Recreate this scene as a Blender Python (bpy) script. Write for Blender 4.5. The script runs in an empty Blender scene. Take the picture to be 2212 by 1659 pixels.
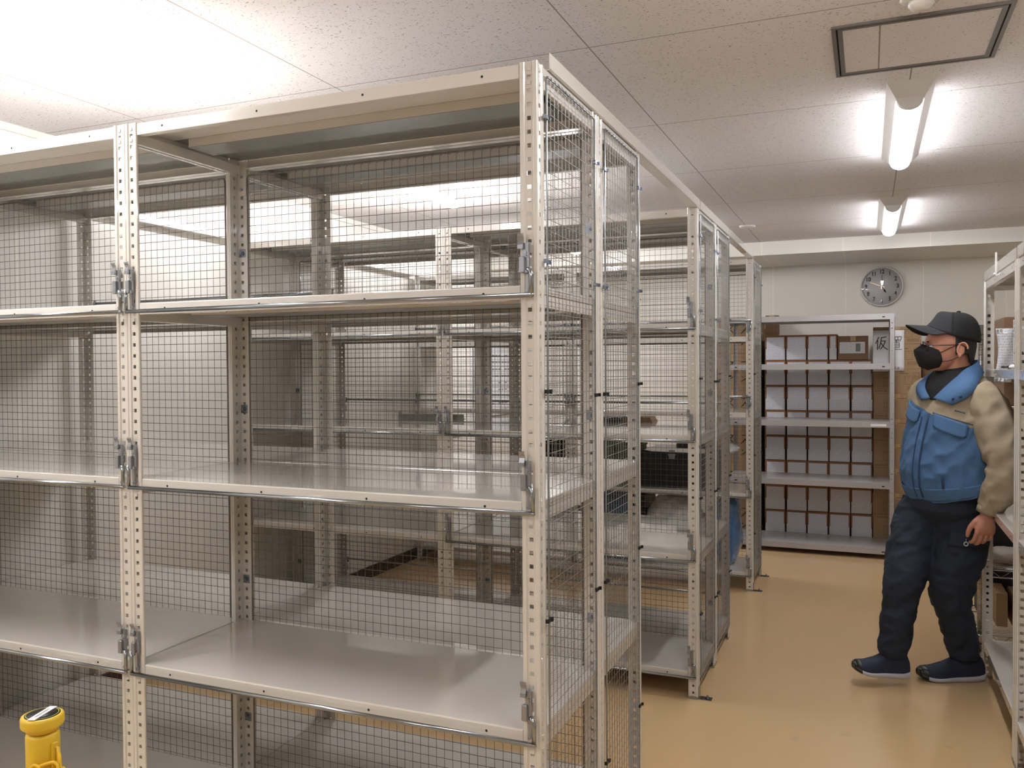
import bpy, math, random
from mathutils import Vector, Matrix, noise
random.seed(7)
C = bpy.context.scene.collection
R = math.radians
PI = math.pi

# ------------------------------------------------------------------ camera
cam_d = bpy.data.cameras.new('camera'); cam = bpy.data.objects.new('camera', cam_d); C.objects.link(cam)
bpy.context.scene.camera = cam
cam_d.sensor_width = 36.0; cam_d.sensor_fit = 'HORIZONTAL'; cam_d.lens = 1831.71 * 36.0 / 2212.0
cam_d.clip_start = 0.05; cam_d.clip_end = 60
_y, _p, _r = R(22.7688), R(-1.1856), R(-0.3612)
F = Vector((-math.sin(_y) * math.cos(_p), math.cos(_y) * math.cos(_p), math.sin(_p)))
Rt = Vector((math.cos(_y), math.sin(_y), 0)); Up = Rt.cross(F)
Rt2 = math.cos(_r) * Rt + math.sin(_r) * Up; Up2 = -math.sin(_r) * Rt + math.cos(_r) * Up
cam.matrix_world = Matrix(((Rt2.x, Up2.x, -F.x, 0), (Rt2.y, Up2.y, -F.y, 0), (Rt2.z, Up2.z, -F.z, 1.4316), (0, 0, 0, 1)))

# ------------------------------------------------------------------ world, exposure
sc = bpy.context.scene
w = bpy.data.worlds.new('world'); sc.world = w; w.use_nodes = True
w.node_tree.nodes['Background'].inputs[0].default_value = (0.9, 0.88, 0.85, 1)
w.node_tree.nodes['Background'].inputs[1].default_value = 0.05
sc.view_settings.view_transform = 'Standard'; sc.view_settings.look = 'None'
sc.view_settings.gamma = 1.0; sc.view_settings.use_curve_mapping = False
sc.view_settings.exposure = 1.85
LAMP = 14.0           # strength of the ceiling lamps' diffusers
LAMP_LEFT = 27.0

# ------------------------------------------------------------------ materials
def new_mat(name):
    m = bpy.data.materials.new(name); m.use_nodes = True
    nt = m.node_tree; b = nt.nodes['Principled BSDF']
    return m, nt, b
def s2l(c):
    return tuple((x / 12.92 if x <= 0.04045 else ((x + 0.055) / 1.055) ** 2.4) for x in c)
def mat(name, col, rough=0.5, metal=0.0, var=0.06, scale=8.0, bump=0.0, bscale=60.0, coat=0.0, spec=None, lin=False):
    """paint / plastic / metal with a light procedural mottling"""
    m, nt, b = new_mat(name)
    if not lin: col = s2l(col)
    tc = nt.nodes.new('ShaderNodeTexCoord'); n = nt.nodes.new('ShaderNodeTexNoise'); n.inputs['Scale'].default_value = scale
    n.inputs['Detail'].default_value = 4
    nt.links.new(tc.outputs['Object'], n.inputs['Vector'])
    mix = nt.nodes.new('ShaderNodeMix'); mix.data_type = 'RGBA'
    mix.inputs[6].default_value = tuple(max(0, x * (1 - var)) for x in col) + (1,)
    mix.inputs[7].default_value = tuple(min(1, x * (1 + var)) for x in col) + (1,)
    nt.links.new(n.outputs['Fac'], mix.inputs[0]); nt.links.new(mix.outputs[2], b.inputs['Base Color'])
    b.inputs['Roughness'].default_value = rough; b.inputs['Metallic'].default_value = metal
    if coat: b.inputs['Coat Weight'].default_value = coat; b.inputs['Coat Roughness'].default_value = 0.045
    if spec is not None: b.inputs['Specular IOR Level'].default_value = spec
    if bump:
        n2 = nt.nodes.new('ShaderNodeTexNoise'); n2.inputs['Scale'].default_value = bscale; n2.inputs['Detail'].default_value = 3
        nt.links.new(tc.outputs['Object'], n2.inputs['Vector'])
        bp = nt.nodes.new('ShaderNodeBump'); bp.inputs['Strength'].default_value = bump; bp.inputs['Distance'].default_value = 0.003
        nt.links.new(n2.outputs['Fac'], bp.inputs['Height']); nt.links.new(bp.outputs['Normal'], b.inputs['Normal'])
    return m
def mth(nt, op, a, b=None, c=None):
    n = nt.nodes.new('ShaderNodeMath'); n.operation = op
    for i, v in enumerate((a, b, c)):
        if v is None: continue
        if isinstance(v, (int, float)): n.inputs[i].default_value = v
        else: nt.links.new(v, n.inputs[i])
    return n.outputs[0]
def line_mask(nt, coord, off, pitch, half):
    """1 on thin lines repeating every pitch along coord"""
    a = mth(nt, 'SUBTRACT', coord, off - pitch * 40 - pitch / 2)
    a = mth(nt, 'MODULO', a, pitch); a = mth(nt, 'SUBTRACT', a, pitch / 2); a = mth(nt, 'ABSOLUTE', a)
    return mth(nt, 'LESS_THAN', a, half)
def mixc(nt, fac, a, b):
    mx = nt.nodes.new('ShaderNodeMix'); mx.data_type = 'RGBA'
    for k, v in ((0, fac), (6, a), (7, b)):
        if isinstance(v, (tuple, list)): mx.inputs[k].default_value = tuple(v) + (1,) if len(v) == 3 else v
        elif isinstance(v, (int, float)): mx.inputs[k].default_value = v
        else: nt.links.new(v, mx.inputs[k])
    return mx.outputs[2]
def ceiling_mat():
    m, nt, b = new_mat('ceiling_board')
    tc = nt.nodes.new('ShaderNodeTexCoord'); sx = nt.nodes.new('ShaderNodeSeparateXYZ'); nt.links.new(tc.outputs['Object'], sx.inputs[0])
    mp = nt.nodes.new('ShaderNodeMapping'); mp.inputs['Scale'].default_value = (120, 260, 1); nt.links.new(tc.outputs['Object'], mp.inputs[0])
    n = nt.nodes.new('ShaderNodeTexNoise'); n.inputs['Scale'].default_value = 1; n.inputs['Detail'].default_value = 1.5
    nt.links.new(mp.outputs[0], n.inputs['Vector'])
    rp = nt.nodes.new('ShaderNodeValToRGB'); rp.color_ramp.elements[0].position = 0.655; rp.color_ramp.elements[1].position = 0.70
    nt.links.new(n.outputs['Fac'], rp.inputs[0])
    lx = line_mask(nt, sx.outputs[0], -0.785, 0.915, 0.0022); ly = line_mask(nt, sx.outputs[1], 2.49, 0.905, 0.0022)
    ln = mth(nt, 'MAXIMUM', lx, ly)
    n2 = nt.nodes.new('ShaderNodeTexNoise'); n2.inputs['Scale'].default_value = 3; nt.links.new(tc.outputs['Object'], n2.inputs['Vector'])
    base = mixc(nt, n2.outputs['Fac'], s2l((.86, .845, .845)), s2l((.88, .865, .865)))
    c1 = mixc(nt, rp.outputs[0], base, s2l((.50, .47, .44)))
    c2 = mixc(nt, ln, c1, s2l((.58, .55, .52)))
    nt.links.new(c2, b.inputs['Base Color']); b.inputs['Roughness'].default_value = 0.9
    bp = nt.nodes.new('ShaderNodeBump'); bp.inputs['Strength'].default_value = 0.5; bp.inputs['Distance'].default_value = -0.002
    nt.links.new(rp.outputs[0], bp.inputs['Height']); nt.links.new(bp.outputs[0], b.inputs['Normal'])
    return m
def wall_mat(name, axis, off, pitch):
    m, nt, b = new_mat(name)
    tc = nt.nodes.new('ShaderNodeTexCoord'); sx = nt.nodes.new('ShaderNodeSeparateXYZ'); nt.links.new(tc.outputs['Object'], sx.inputs[0])
    ln = line_mask(nt, sx.outputs[axis], off, pitch, 0.004)
    n2 = nt.nodes.new('ShaderNodeTexNoise'); n2.inputs['Scale'].default_value = 2; nt.links.new(tc.outputs['Object'], n2.inputs['Vector'])
    base = mixc(nt, n2.outputs['Fac'], s2l((.875, .86, .825)), s2l((.895, .88, .845)))
    c = mixc(nt, ln, base, s2l((.93, .915, .87)))
    nt.links.new(c, b.inputs['Base Color']); b.inputs['Roughness'].default_value = 0.45
    bp = nt.nodes.new('ShaderNodeBump'); bp.inputs['Strength'].default_value = 0.6; bp.inputs['Distance'].default_value = 0.002
    nt.links.new(ln, bp.inputs['Height']); nt.links.new(bp.outputs[0], b.inputs['Normal'])
    return m
def floor_mat():
    m, nt, b = new_mat('floor_epoxy')
    tc = nt.nodes.new('ShaderNodeTexCoord')
    n = nt.nodes.new('ShaderNodeTexNoise'); n.inputs['Scale'].default_value = 1.8; n.inputs['Detail'].default_value = 5
    nt.links.new(tc.outputs['Object'], n.inputs['Vector'])
    c = mixc(nt, n.outputs['Fac'], s2l((.79, .665, .49)), s2l((.835, .71, .53)))
    n3 = nt.nodes.new('ShaderNodeTexNoise'); n3.inputs['Scale'].default_value = 9; n3.inputs['Detail'].default_value = 6
    nt.links.new(tc.outputs['Object'], n3.inputs['Vector'])
    rp = nt.nodes.new('ShaderNodeValToRGB'); rp.color_ramp.elements[0].position = .66; rp.color_ramp.elements[1].position = .74
    nt.links.new(n3.outputs['Fac'], rp.inputs[0]); f2 = mth(nt, 'MULTIPLY', rp.outputs[0], .22)
    c = mixc(nt, f2, c, s2l((.58, .46, .31)))
    nt.links.new(c, b.inputs['Base Color'])
    b.inputs['Roughness'].default_value = 0.28; b.inputs['Coat Weight'].default_value = .5; b.inputs['Coat Roughness'].default_value = .12
    n2 = nt.nodes.new('ShaderNodeTexNoise'); n2.inputs['Scale'].default_value = 7; nt.links.new(tc.outputs['Object'], n2.inputs['Vector'])
    bp = nt.nodes.new('ShaderNodeBump'); bp.inputs['Strength'].default_value = 0.12; bp.inputs['Distance'].default_value = 0.004
    nt.links.new(n2.outputs['Fac'], bp.inputs['Height']); nt.links.new(bp.outputs[0], b.inputs['Normal'])
    return m
def emis(name, col, s):
    m, nt, b = new_mat(name); b.inputs['Base Color'].default_value = col + (1,)
    b.inputs['Emission Color'].default_value = col + (1,); b.inputs['Emission Strength'].default_value = s
    return m
def print_mat(name, paper, ink, sx_, sz_, thr=.52):
    """paper covered in rows of small illegible print"""
    m, nt, b = new_mat(name)
    tc = nt.nodes.new('ShaderNodeTexCoord'); s = nt.nodes.new('ShaderNodeSeparateXYZ'); nt.links.new(tc.outputs['Object'], s.inputs[0])
    mp = nt.nodes.new('ShaderNodeMapping'); mp.inputs['Scale'].default_value = (sx_, 1, sz_); nt.links.new(tc.outputs['Object'], mp.inputs[0])
    n = nt.nodes.new('ShaderNodeTexNoise'); n.inputs['Scale'].default_value = 1; n.inputs['Detail'].default_value = 3; nt.links.new(mp.outputs[0], n.inputs['Vector'])
    rows = line_mask(nt, s.outputs[2], 0, 0.013, 0.0035)
    t = mth(nt, 'GREATER_THAN', n.outputs['Fac'], thr); t = mth(nt, 'MULTIPLY', t, rows); t = mth(nt, 'MULTIPLY', t, .75)
    c = mixc(nt, t, s2l(paper), s2l(ink)); nt.links.new(c, b.inputs['Base Color']); b.inputs['Roughness'].default_value = .3
    return m

M = {}
M['cream'] = mat('cream_paint', (.83, .81, .775), .24, var=.02, scale=5, coat=1.0)
M['galv'] = mat('galvanised_sheet', (.62, .62, .60), .38, .75, var=.16, scale=30)
M['zinc'] = mat('zinc_plated_rod', (.62, .645, .67), .2, 1.0, var=.1, scale=40)
M['bluezinc'] = mat('blue_zinc_plate', (.57, .60, .66), .25, 1.0, var=.15, scale=40)
M['cast'] = mat('zinc_latch', (.60, .61, .63), .34, .75, var=.1, scale=50)
M['wire'] = mat('steel_wire', (.48, .45, .42), .42, .7, var=.12, scale=50)
M['bright'] = mat('bright_steel_wire', (.60, .59, .58), .3, .8, var=.12, scale=50)
M['black'] = mat('black_plastic', (.07, .07, .075), .4, var=.1)
M['hole'] = mat('dark_hole', (.10, .09, .085), .8)
M['ceiling'] = ceiling_mat()
M['wallb'] = wall_mat('wall_panel_back', 0, -0.774, 0.5985)
M['walll'] = wall_mat('wall_panel_left', 1, 2.36, 0.905)
M['floor'] = floor_mat()
M['basebd'] = mat('dark_baseboard', (.27, .22, .19), .4)
M['white'] = mat('white_enamel', (.84, .83, .82), .35, var=.02)
M['lens'] = emis('lamp_diffuser', (.97, .97, 1.0), LAMP)
M['lensl'] = emis('lamp_diffuser_bright', (.97, .97, 1.0), LAMP_LEFT)
M['alu'] = mat('aluminium_frame', (.52, .51, .50), .4, .7, var=.06)
M['grayrack'] = mat('grey_rack_paint', (.66, .645, .64), .3, .15, var=.04, coat=.2)
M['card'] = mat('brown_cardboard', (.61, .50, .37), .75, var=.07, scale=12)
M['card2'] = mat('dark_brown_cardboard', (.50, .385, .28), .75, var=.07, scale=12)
M['cardprint'] = mat('brown_print', (.42, .32, .21), .8)
M['cardink'] = mat('black_print', (.13, .10, .08), .8)
M['lid'] = mat('orange_brown_card', (.56, .38, .25), .7, var=.08, scale=15)
M['label'] = print_mat('printed_label', (.86, .86, .89), (.60, .61, .65), 150, 330)
M['label2'] = print_mat('printed_slip', (.86, .86, .87), (.52, .54, .58), 170, 300, .53)
M['paper'] = mat('white_paper', (.88, .88, .89), .6, var=.02)
M['ink'] = mat('marker_ink', (.06, .06, .07), .6)
M['face'] = mat('clock_dial', (.74, .735, .74), .5, var=.02)
M['glass'] = None
M['gold'] = mat('gold_hand', (.86, .74, .52), .3, .6)
M['yellow'] = mat('yellow_plastic', (.89, .74, .20), .4, var=.05)
M['yellow2'] = mat('yellow_chain_plastic', (.93, .74, .16), .35, var=.05)
M['stick'] = mat('black_sticker', (.12, .12, .12), .35)
M['ring'] = mat('olive_ring_print', (.66, .66, .30), .4)
M['slate'] = mat('grey_ink', (.50, .50, .52), .6)
M['skin'] = mat('skin', (.74, .52, .43), .5, var=.09, scale=14, bump=.15, bscale=200)
M['hair'] = mat('dark_hair', (.12, .11, .10), .7, bump=.8, bscale=400)
M['capfront'] = mat('black_cap_twill', (.125, .125, .14), .85, bump=.3, bscale=900)
M['capback'] = mat('black_cap_mesh', (.06, .06, .065), .85, bump=.5, bscale=900)
M['mask'] = mat('black_mask_cloth', (.07, .07, .075), .85)
M['frame'] = mat('dark_red_spectacle_frame', (.22, .09, .10), .3)
M['blue'] = mat('blue_work_cloth', (.28, .42, .58), .8, var=.07, scale=9, bump=.12, bscale=500)
M['blued'] = mat('dark_blue_seam', (.17, .26, .39), .85)
M['beige'] = mat('beige_work_cloth', (.62, .565, .475), .8, var=.05, scale=9, bump=.12, bscale=500)
M['beiged'] = mat('beige_seam', (.42, .38, .32), .85)
M['navy'] = mat('navy_trouser_cloth', (.13, .165, .225), .85, var=.14, scale=7, bump=.15, bscale=500)
M['shoe'] = mat('navy_shoe_fabric', (.13, .16, .25), .75, var=.1, bump=.3, bscale=700)
M['sole'] = mat('white_rubber_sole', (.74, .76, .80), .5)
M['shirt'] = mat('black_knit', (.07, .07, .08), .85, bump=.5, bscale=600)
M['chrome'] = mat('chrome_rack', (.70, .69, .68), .18, 1.0)
M['green'] = mat('green_crate', (.28, .36, .24), .5)
M['greenp'] = mat('light_green_plastic', (.45, .62, .30), .5)
M['bluebox'] = mat('blue_container', (.20, .36, .50), .45)
M['cloth'] = mat('grey_cloth', (.66, .63, .60), .9, bump=.6, bscale=80)
def wrap_mat(name, a, b_, s):
    m, nt, b = new_mat(name)
    tc = nt.nodes.new('ShaderNodeTexCoord'); n = nt.nodes.new('ShaderNodeTexVoronoi'); n.inputs['Scale'].default_value = s
    nt.links.new(tc.outputs['Object'], n.inputs['Vector'])
    c = mixc(nt, n.outputs['Distance'], s2l(a), s2l(b_)); nt.links.new(c, b.inputs['Base Color'])
    b.inputs['Roughness'].default_value = .15; b.inputs['Coat Weight'].default_value = .8
    n2 = nt.nodes.new('ShaderNodeTexNoise'); n2.inputs['Scale'].default_value = 28; n2.inputs['Detail'].default_value = 5; nt.links.new(tc.outputs['Object'], n2.inputs['Vector'])
    bp = nt.nodes.new('ShaderNodeBump'); bp.inputs['Strength'].default_value = .9; bp.inputs['Distance'].default_value = .012
    nt.links.new(n2.outputs['Fac'], bp.inputs['Height']); nt.links.new(bp.outputs[0], b.inputs['Normal'])
    return m
M['wrap'] = wrap_mat('clear_wrap_over_brown', (.30, .32, .38), (.48, .38, .30), 9)
M['bag'] = wrap_mat('clear_plastic_bag', (.90, .90, .91), (.72, .72, .74), 22)
M['bagblue'] = wrap_mat('blue_plastic_bag', (.18, .38, .62), (.28, .46, .66), 12)
def glass_mat():
    m, nt, b = new_mat('clock_glass'); nt.nodes.remove(b)
    tr = nt.nodes.new('ShaderNodeBsdfTransparent'); gl_ = nt.nodes.new('ShaderNodeBsdfGlossy'); gl_.inputs['Roughness'].default_value = .03
    fr = nt.nodes.new('ShaderNodeLayerWeight'); fr.inputs['Blend'].default_value = .5; mx = nt.nodes.new('ShaderNodeMixShader')
    k_ = mth(nt, 'POWER', fr.outputs['Facing'], 4.0); k_ = mth(nt, 'MULTIPLY_ADD', k_, .7, .06)
    nt.links.new(k_, mx.inputs[0]); nt.links.new(tr.outputs[0], mx.inputs[1]); nt.links.new(gl_.outputs[0], mx.inputs[2])
    nt.links.new(mx.outputs[0], nt.nodes['Material Output'].inputs[0]); return m
M['glass'] = glass_mat()

# ------------------------------------------------------------------ mesh helpers
class MB:
    def __init__(s): s.v = []; s.f = []; s.m = []; s.sm = []
    def add(s, vs, fs, mi=0, smooth=False):
        o = len(s.v); s.v += [tuple(v) for v in vs]
        for f in fs: s.f.append(tuple(o + i for i in f)); s.m.append(mi); s.sm.append(smooth)
        return s
    def box(s, x0, x1, y0, y1, z0, z1, mi=0):
        x0, x1 = min(x0, x1), max(x0, x1); y0, y1 = min(y0, y1), max(y0, y1); z0, z1 = min(z0, z1), max(z0, z1)
        vs = [(x0, y0, z0), (x1, y0, z0), (x1, y1, z0), (x0, y1, z0), (x0, y0, z1), (x1, y0, z1), (x1, y1, z1), (x0, y1, z1)]
        return s.add(vs, [(0, 3, 2, 1), (4, 5, 6, 7), (0, 1, 5, 4), (1, 2, 6, 5), (2, 3, 7, 6), (3, 0, 4, 7)], mi)
    def cbox(s, x0, x1, y0, y1, z0, z1, c=.004, mi=0):
        """box with chamfered vertical and top edges"""
        def ring(i, z): return [(x0 + i + c, y0 + i, z), (x1 - i - c, y0 + i, z), (x1 - i, y0 + i + c, z), (x1 - i, y1 - i - c, z),
                                (x1 - i - c, y1 - i, z), (x0 + i + c, y1 - i, z), (x0 + i, y1 - i - c, z), (x0 + i, y0 + i + c, z)]
        vs = ring(c, z0) + ring(0, z0 + c) + ring(0, z1 - c) + ring(c, z1)
        fs = [tuple(range(7, -1, -1)), tuple(24 + i for i in range(8))]
        for k in range(3):
            for i in range(8): j = (i + 1) % 8; fs.append((k * 8 + i, k * 8 + j, k * 8 + 8 + j, k * 8 + 8 + i))
        return s.add(vs, fs, mi)
    def obox(s, c, ax, ay, az, mi=0):
        """box from centre and three half-extent vectors"""
        c = Vector(c); vs = []
        for z in (-1, 1):
            for x, y in ((-1, -1), (1, -1), (1, 1), (-1, 1)): vs.append(c + Vector(ax) * x + Vector(ay) * y + Vector(az) * z)
        return s.add(vs, [(0, 3, 2, 1), (4, 5, 6, 7), (0, 1, 5, 4), (1, 2, 6, 5), (2, 3, 7, 6), (3, 0, 4, 7)], mi)
    def prism(s, poly, a0, a1, axis='z', mi=0, smooth=False):
        """extrude a 2D polygon; axis z: (x,y), axis x: (y,z), axis y: (x,z)"""
        def P(p, a): return (p[0], p[1], a) if axis == 'z' else ((a, p[0], p[1]) if axis == 'x' else (p[0], a, p[1]))
        n = len(poly); vs = [P(p, a0) for p in poly] + [P(p, a1) for p in poly]
        fs = [tuple(range(n - 1, -1, -1)), tuple(range(n, 2 * n))] + [(i, (i + 1) % n, n + (i + 1) % n, n + i) for i in range(n)]
        if axis == 'y': fs = [tuple(reversed(f)) for f in fs]
        o = len(s.sm); s.add(vs, fs, mi, smooth)
        if smooth: s.sm[o] = s.sm[o + 1] = False
        return s
    def tube(s, pts, r, n=8, mi=0, smooth=True, cap=True, closed=False):
        pts = [Vector(p) for p in pts]; m = len(pts)
        rs = r if isinstance(r, (list, tuple)) else [r] * m
        vs = []; prev = None
        for i, p in enumerate(pts):
            if closed: t = (pts[(i + 1) % m] - pts[i - 1])
            else: t = pts[min(i + 1, m - 1)] - pts[max(i - 1, 0)]
            t.normalize()
            if prev is None:
                up = Vector((0, 0, 1)) if abs(t.z) < .9 else Vector((0, 1, 0))
                u = t.cross(up).normalized()
            else: u = (prev - t * prev.dot(t)).normalized()
            prev = u; v = t.cross(u)
            for k in range(n):
                a = 2 * PI * k / n; vs.append(p + (u * math.cos(a) + v * math.sin(a)) * rs[i])
        fs = []
        for i in range(m if closed else m - 1):
            j = (i + 1) % m
            for k in range(n): fs.append((i * n + k, i * n + (k + 1) % n, j * n + (k + 1) % n, j * n + k))
        s.add(vs, fs, mi, smooth)
        if cap and not closed:
            o = len(s.v) - len(vs)
            s.f += [tuple(o + k for k in range(n - 1, -1, -1)), tuple(o + (m - 1) * n + k for k in range(n))]
            s.m += [mi, mi]; s.sm += [False, False]
        return s
    def lathe(s, prof, cx=0, cy=0, n=32, mi=0, smooth=True, T=None):
        """revolve (r,z) around vertical axis; T maps points"""
        vs = []
        for r, z in prof:
            for k in range(n):
                a = 2 * PI * k / n; p = (cx + r * math.cos(a), cy + r * math.sin(a), z); vs.append(T(p) if T else p)
        fs = []
        for i in range(len(prof) - 1):
            for k in range(n): fs.append((i * n + k, i * n + (k + 1) % n, (i + 1) * n + (k + 1) % n, (i + 1) * n + k))
        fs.append(tuple(range(n - 1, -1, -1))); fs.append(tuple((len(prof) - 1) * n + k for k in range(n)))
        return s.add(vs, fs, mi, smooth)
    def ell(s, c, rx, ry, rz, n=12, m=8, mi=0, axes=None):
        vs = []; c = Vector(c)
        A = axes or (Vector((1, 0, 0)), Vector((0, 1, 0)), Vector((0, 0, 1)))
        for i in range(m + 1):
            t = -PI / 2 + PI * i / m; t = max(-1.55, min(1.55, t))
            for k in range(n):
                a = 2 * PI * k / n
                vs.append(c + A[0] * rx * math.cos(t) * math.cos(a) + A[1] * ry * math.cos(t) * math.sin(a) + A[2] * rz * math.sin(t))
        fs = [(i * n + k, i * n + (k + 1) % n, (i + 1) * n + (k + 1) % n, (i + 1) * n + k) for i in range(m) for k in range(n)]
        fs += [tuple(range(n - 1, -1, -1)), tuple(m * n + k for k in range(n))]
        return s.add(vs, fs, mi, True)
    def grid(s, G, mi=0, smooth=True, thick=0, wrap=False):
        """surface through a grid of points; thick gives it a back skin and rims"""
        G = [[Vector(p) for p in row] for row in G]; nr, nc = len(G), len(G[0])
        def fsg(o, flip):
            o_ = []
            for i in range(nr - 1):
                for j in range(nc if wrap else nc - 1):
                    k = (j + 1) % nc; f = (o + i * nc + j, o + i * nc + k, o + (i + 1) * nc + k, o + (i + 1) * nc + j)
                    o_.append(tuple(reversed(f)) if flip else f)
            return o_
        vs = [p for row in G for p in row]
        if not thick: return s.add(vs, fsg(0, False), mi, smooth)
        back = []
        for i in range(nr):
            for j in range(nc):
                du = G[i][(j + 1) % nc if wrap else min(j + 1, nc - 1)] - G[i][(j - 1) % nc if wrap else max(j - 1, 0)]
                dv = G[min(i + 1, nr - 1)][j] - G[max(i - 1, 0)][j]
                nn = du.cross(dv)
                if nn.length > 1e-12: nn.normalize()
                back.append(G[i][j] - nn * thick)
        o = nr * nc; fs = fsg(0, False) + fsg(o, True)
        for i in range(nr - 1):
            if not wrap:
                fs.append((i * nc, (i + 1) * nc, o + (i + 1) * nc, o + i * nc)); e = nc - 1
                fs.append((i * nc + e, o + i * nc + e, o + (i + 1) * nc + e, (i + 1) * nc + e))
        for j in range(nc if wrap else nc - 1):
            k = (j + 1) % nc
            fs.append((j, o + j, o + k, k)); b = (nr - 1) * nc; fs.append((b + j, b + k, o + b + k, o + b + j))
        return s.add(vs + back, fs, mi, smooth)
    def mirrored(s, mx, my):
        q = MB(); q.v = [(x * mx, y * my, z) for x, y, z in s.v]
        q.f = [tuple(reversed(f)) for f in s.f] if mx * my < 0 else list(s.f); q.m = list(s.m); q.sm = list(s.sm); return q
    def shifted(s, dx, dy, dz):
        q = MB(); q.v = [(x + dx, y + dy, z + dz) for x, y, z in s.v]; q.f = list(s.f); q.m = list(s.m); q.sm = list(s.sm); return q
    def mesh(s, name, mats):
        me = bpy.data.meshes.new(name); me.from_pydata(s.v, [], s.f); me.update()
        for m_ in mats: me.materials.append(m_)
        me.polygons.foreach_set('material_index', s.m); me.polygons.foreach_set('use_smooth', s.sm); me.update()
        return me
    def build(s, name, mats, parent=None, loc=None):
        if not isinstance(mats, (list, tuple)): mats = [mats]
        return link(name, s.mesh(name, mats), parent, loc)
def link(name, me, parent=None, loc=None):
    o = bpy.data.objects.new(name, me); C.objects.link(o)
    if parent is not None: o.parent = parent
    if loc is not None: o.location = loc
    return o
def tag(o, label=None, cat=None, group=None, kind=None):
    if label: o['label'] = label
    if cat: o['category'] = cat
    if group: o['group'] = group
    if kind: o['kind'] = kind
    return o
def empty(name, loc, rz, label, cat, group=None):
    o = bpy.data.objects.new(name, None); C.objects.link(o); o.location = loc; o.rotation_euler = (0, 0, rz)
    o.empty_display_size = .1
    return tag(o, label, cat, group)

# ------------------------------------------------------------------ room
XL, XR, YB, YF, ZC = -3.125, 2.2, 7.82, -3.2, 2.4
def struct(name, mb, m, parent=None):
    o = mb.build(name, m, parent)
    if parent is None: o['kind'] = 'structure'
    return o
struct('floor', MB().box(XL - .1, XR + .1, YF - .1, YB + .1, -.1, 0), M['floor'])
struct('ceiling', MB().box(XL - .1, XR + .1, YF - .1, YB + .1, ZC, ZC + .1), M['ceiling'])
struct('wall_left', MB().box(XL - .1, XL, YF, YB, 0, ZC), M['walll'])
struct('wall_right', MB().box(XR, XR + .1, YF, YB, 0, ZC), M['walll'])
struct('wall_back', MB().box(XL, XR, YB, YB + .1, 0, ZC), M['wallb'])
struct('wall_front', MB().box(XL, XR, YF - .1, YF, 0, ZC), M['wallb'])
struct('trim_1', MB().box(XL, XR, 6.95, YB, 2.305, ZC - .0005).box(XL, XR, 6.938, 6.95, 2.293, 2.305).box(XL, XR, 6.95, YB, 2.2935, 2.305), M['wallb'])
struct('trim_2', MB().box(XL, XL + .012, YF, 6.93, 2.37, ZC), M['wallb'])
struct('baseboard_left', MB().box(XL, XL + .012, YF, YB, 0, .08), M['basebd'])
struct('baseboard_back', MB().box(XL, XR, YB - .012, YB, 0, .08), M['basebd'])
struct('baseboard_right', MB().box(XR - .012, XR, YF, YB, 0, .08), M['basebd'])

# ------------------------------------------------------------------ ceiling lamps
def lamp(x, y0, y1, bright, label):
    t = empty('ceiling_lamp', (x, y0, ZC), 0, label, 'ceiling lamp', 'fluorescent ceiling lamps')
    L = y1 - y0; hb = MB(); e = .09
    b = [(-.078, 0, 0), (.078, 0, 0), (.078, L, 0), (-.078, L, 0)]
    q = [(-.046, e, -.034), (.046, e, -.034), (.046, L - e * .4, -.034), (-.046, L - e * .4, -.034)]
    hb.add(b + q, [(3, 2, 1, 0)[::-1], (4, 5, 6, 7)[::-1], (0, 1, 5, 4)[::-1], (1, 2, 6, 5)[::-1], (2, 3, 7, 6)[::-1], (3, 0, 4, 7)[::-1]])
    hb.build('housing', M['white'], t)
    pr = [(.042 * math.cos(PI * k / 14), -.034 - .034 * math.sin(PI * k / 14)) for k in range(15)]
    MB().prism(pr[::-1], e + .035, L - e * .4 - .012, 'y', 0, True).build('diffuser', M['lensl'] if bright else M['lens'], t)
    ec = MB(); ec.prism([(.044 * math.cos(PI * k / 14), -.033 - .037 * math.sin(PI * k / 14)) for k in range(15)][::-1], e, e + .035, 'y', 0, True)
    ec.tube([(0, e - .004, -.05), (0, e + .01, -.05)], .006, 10)
    ec.build('end_cap', M['white'], t)
    return t
lamp(.135, 3.21, 4.39, False, 'lit fluorescent lamp on the ceiling beyond the access hatch, nearest in view')
lamp(.135, 5.40, 6.60, False, 'smaller looking lit fluorescent lamp on the ceiling close to the beam')
lamp(.135, 1.02, 2.20, False, 'lit ceiling lamp in the aisle above the camera, just before the hatch')
lamp(.135, -1.17, 0.01, False, 'lit ceiling lamp behind the camera, seen only in reflections')
lamp(-2.17, 1.02, 2.20, True, 'very bright ceiling lamp above the front shelving row, top left')
lamp(-2.17, 3.21, 4.39, True, 'bright ceiling lamp seen through the front row above the second row')
lamp(-2.17, 5.40, 6.60, True, 'ceiling lamp at the back left over the third shelving row')
lamp(-2.17, -1.17, 0.01, True, 'ceiling lamp at the left behind the camera')
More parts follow.
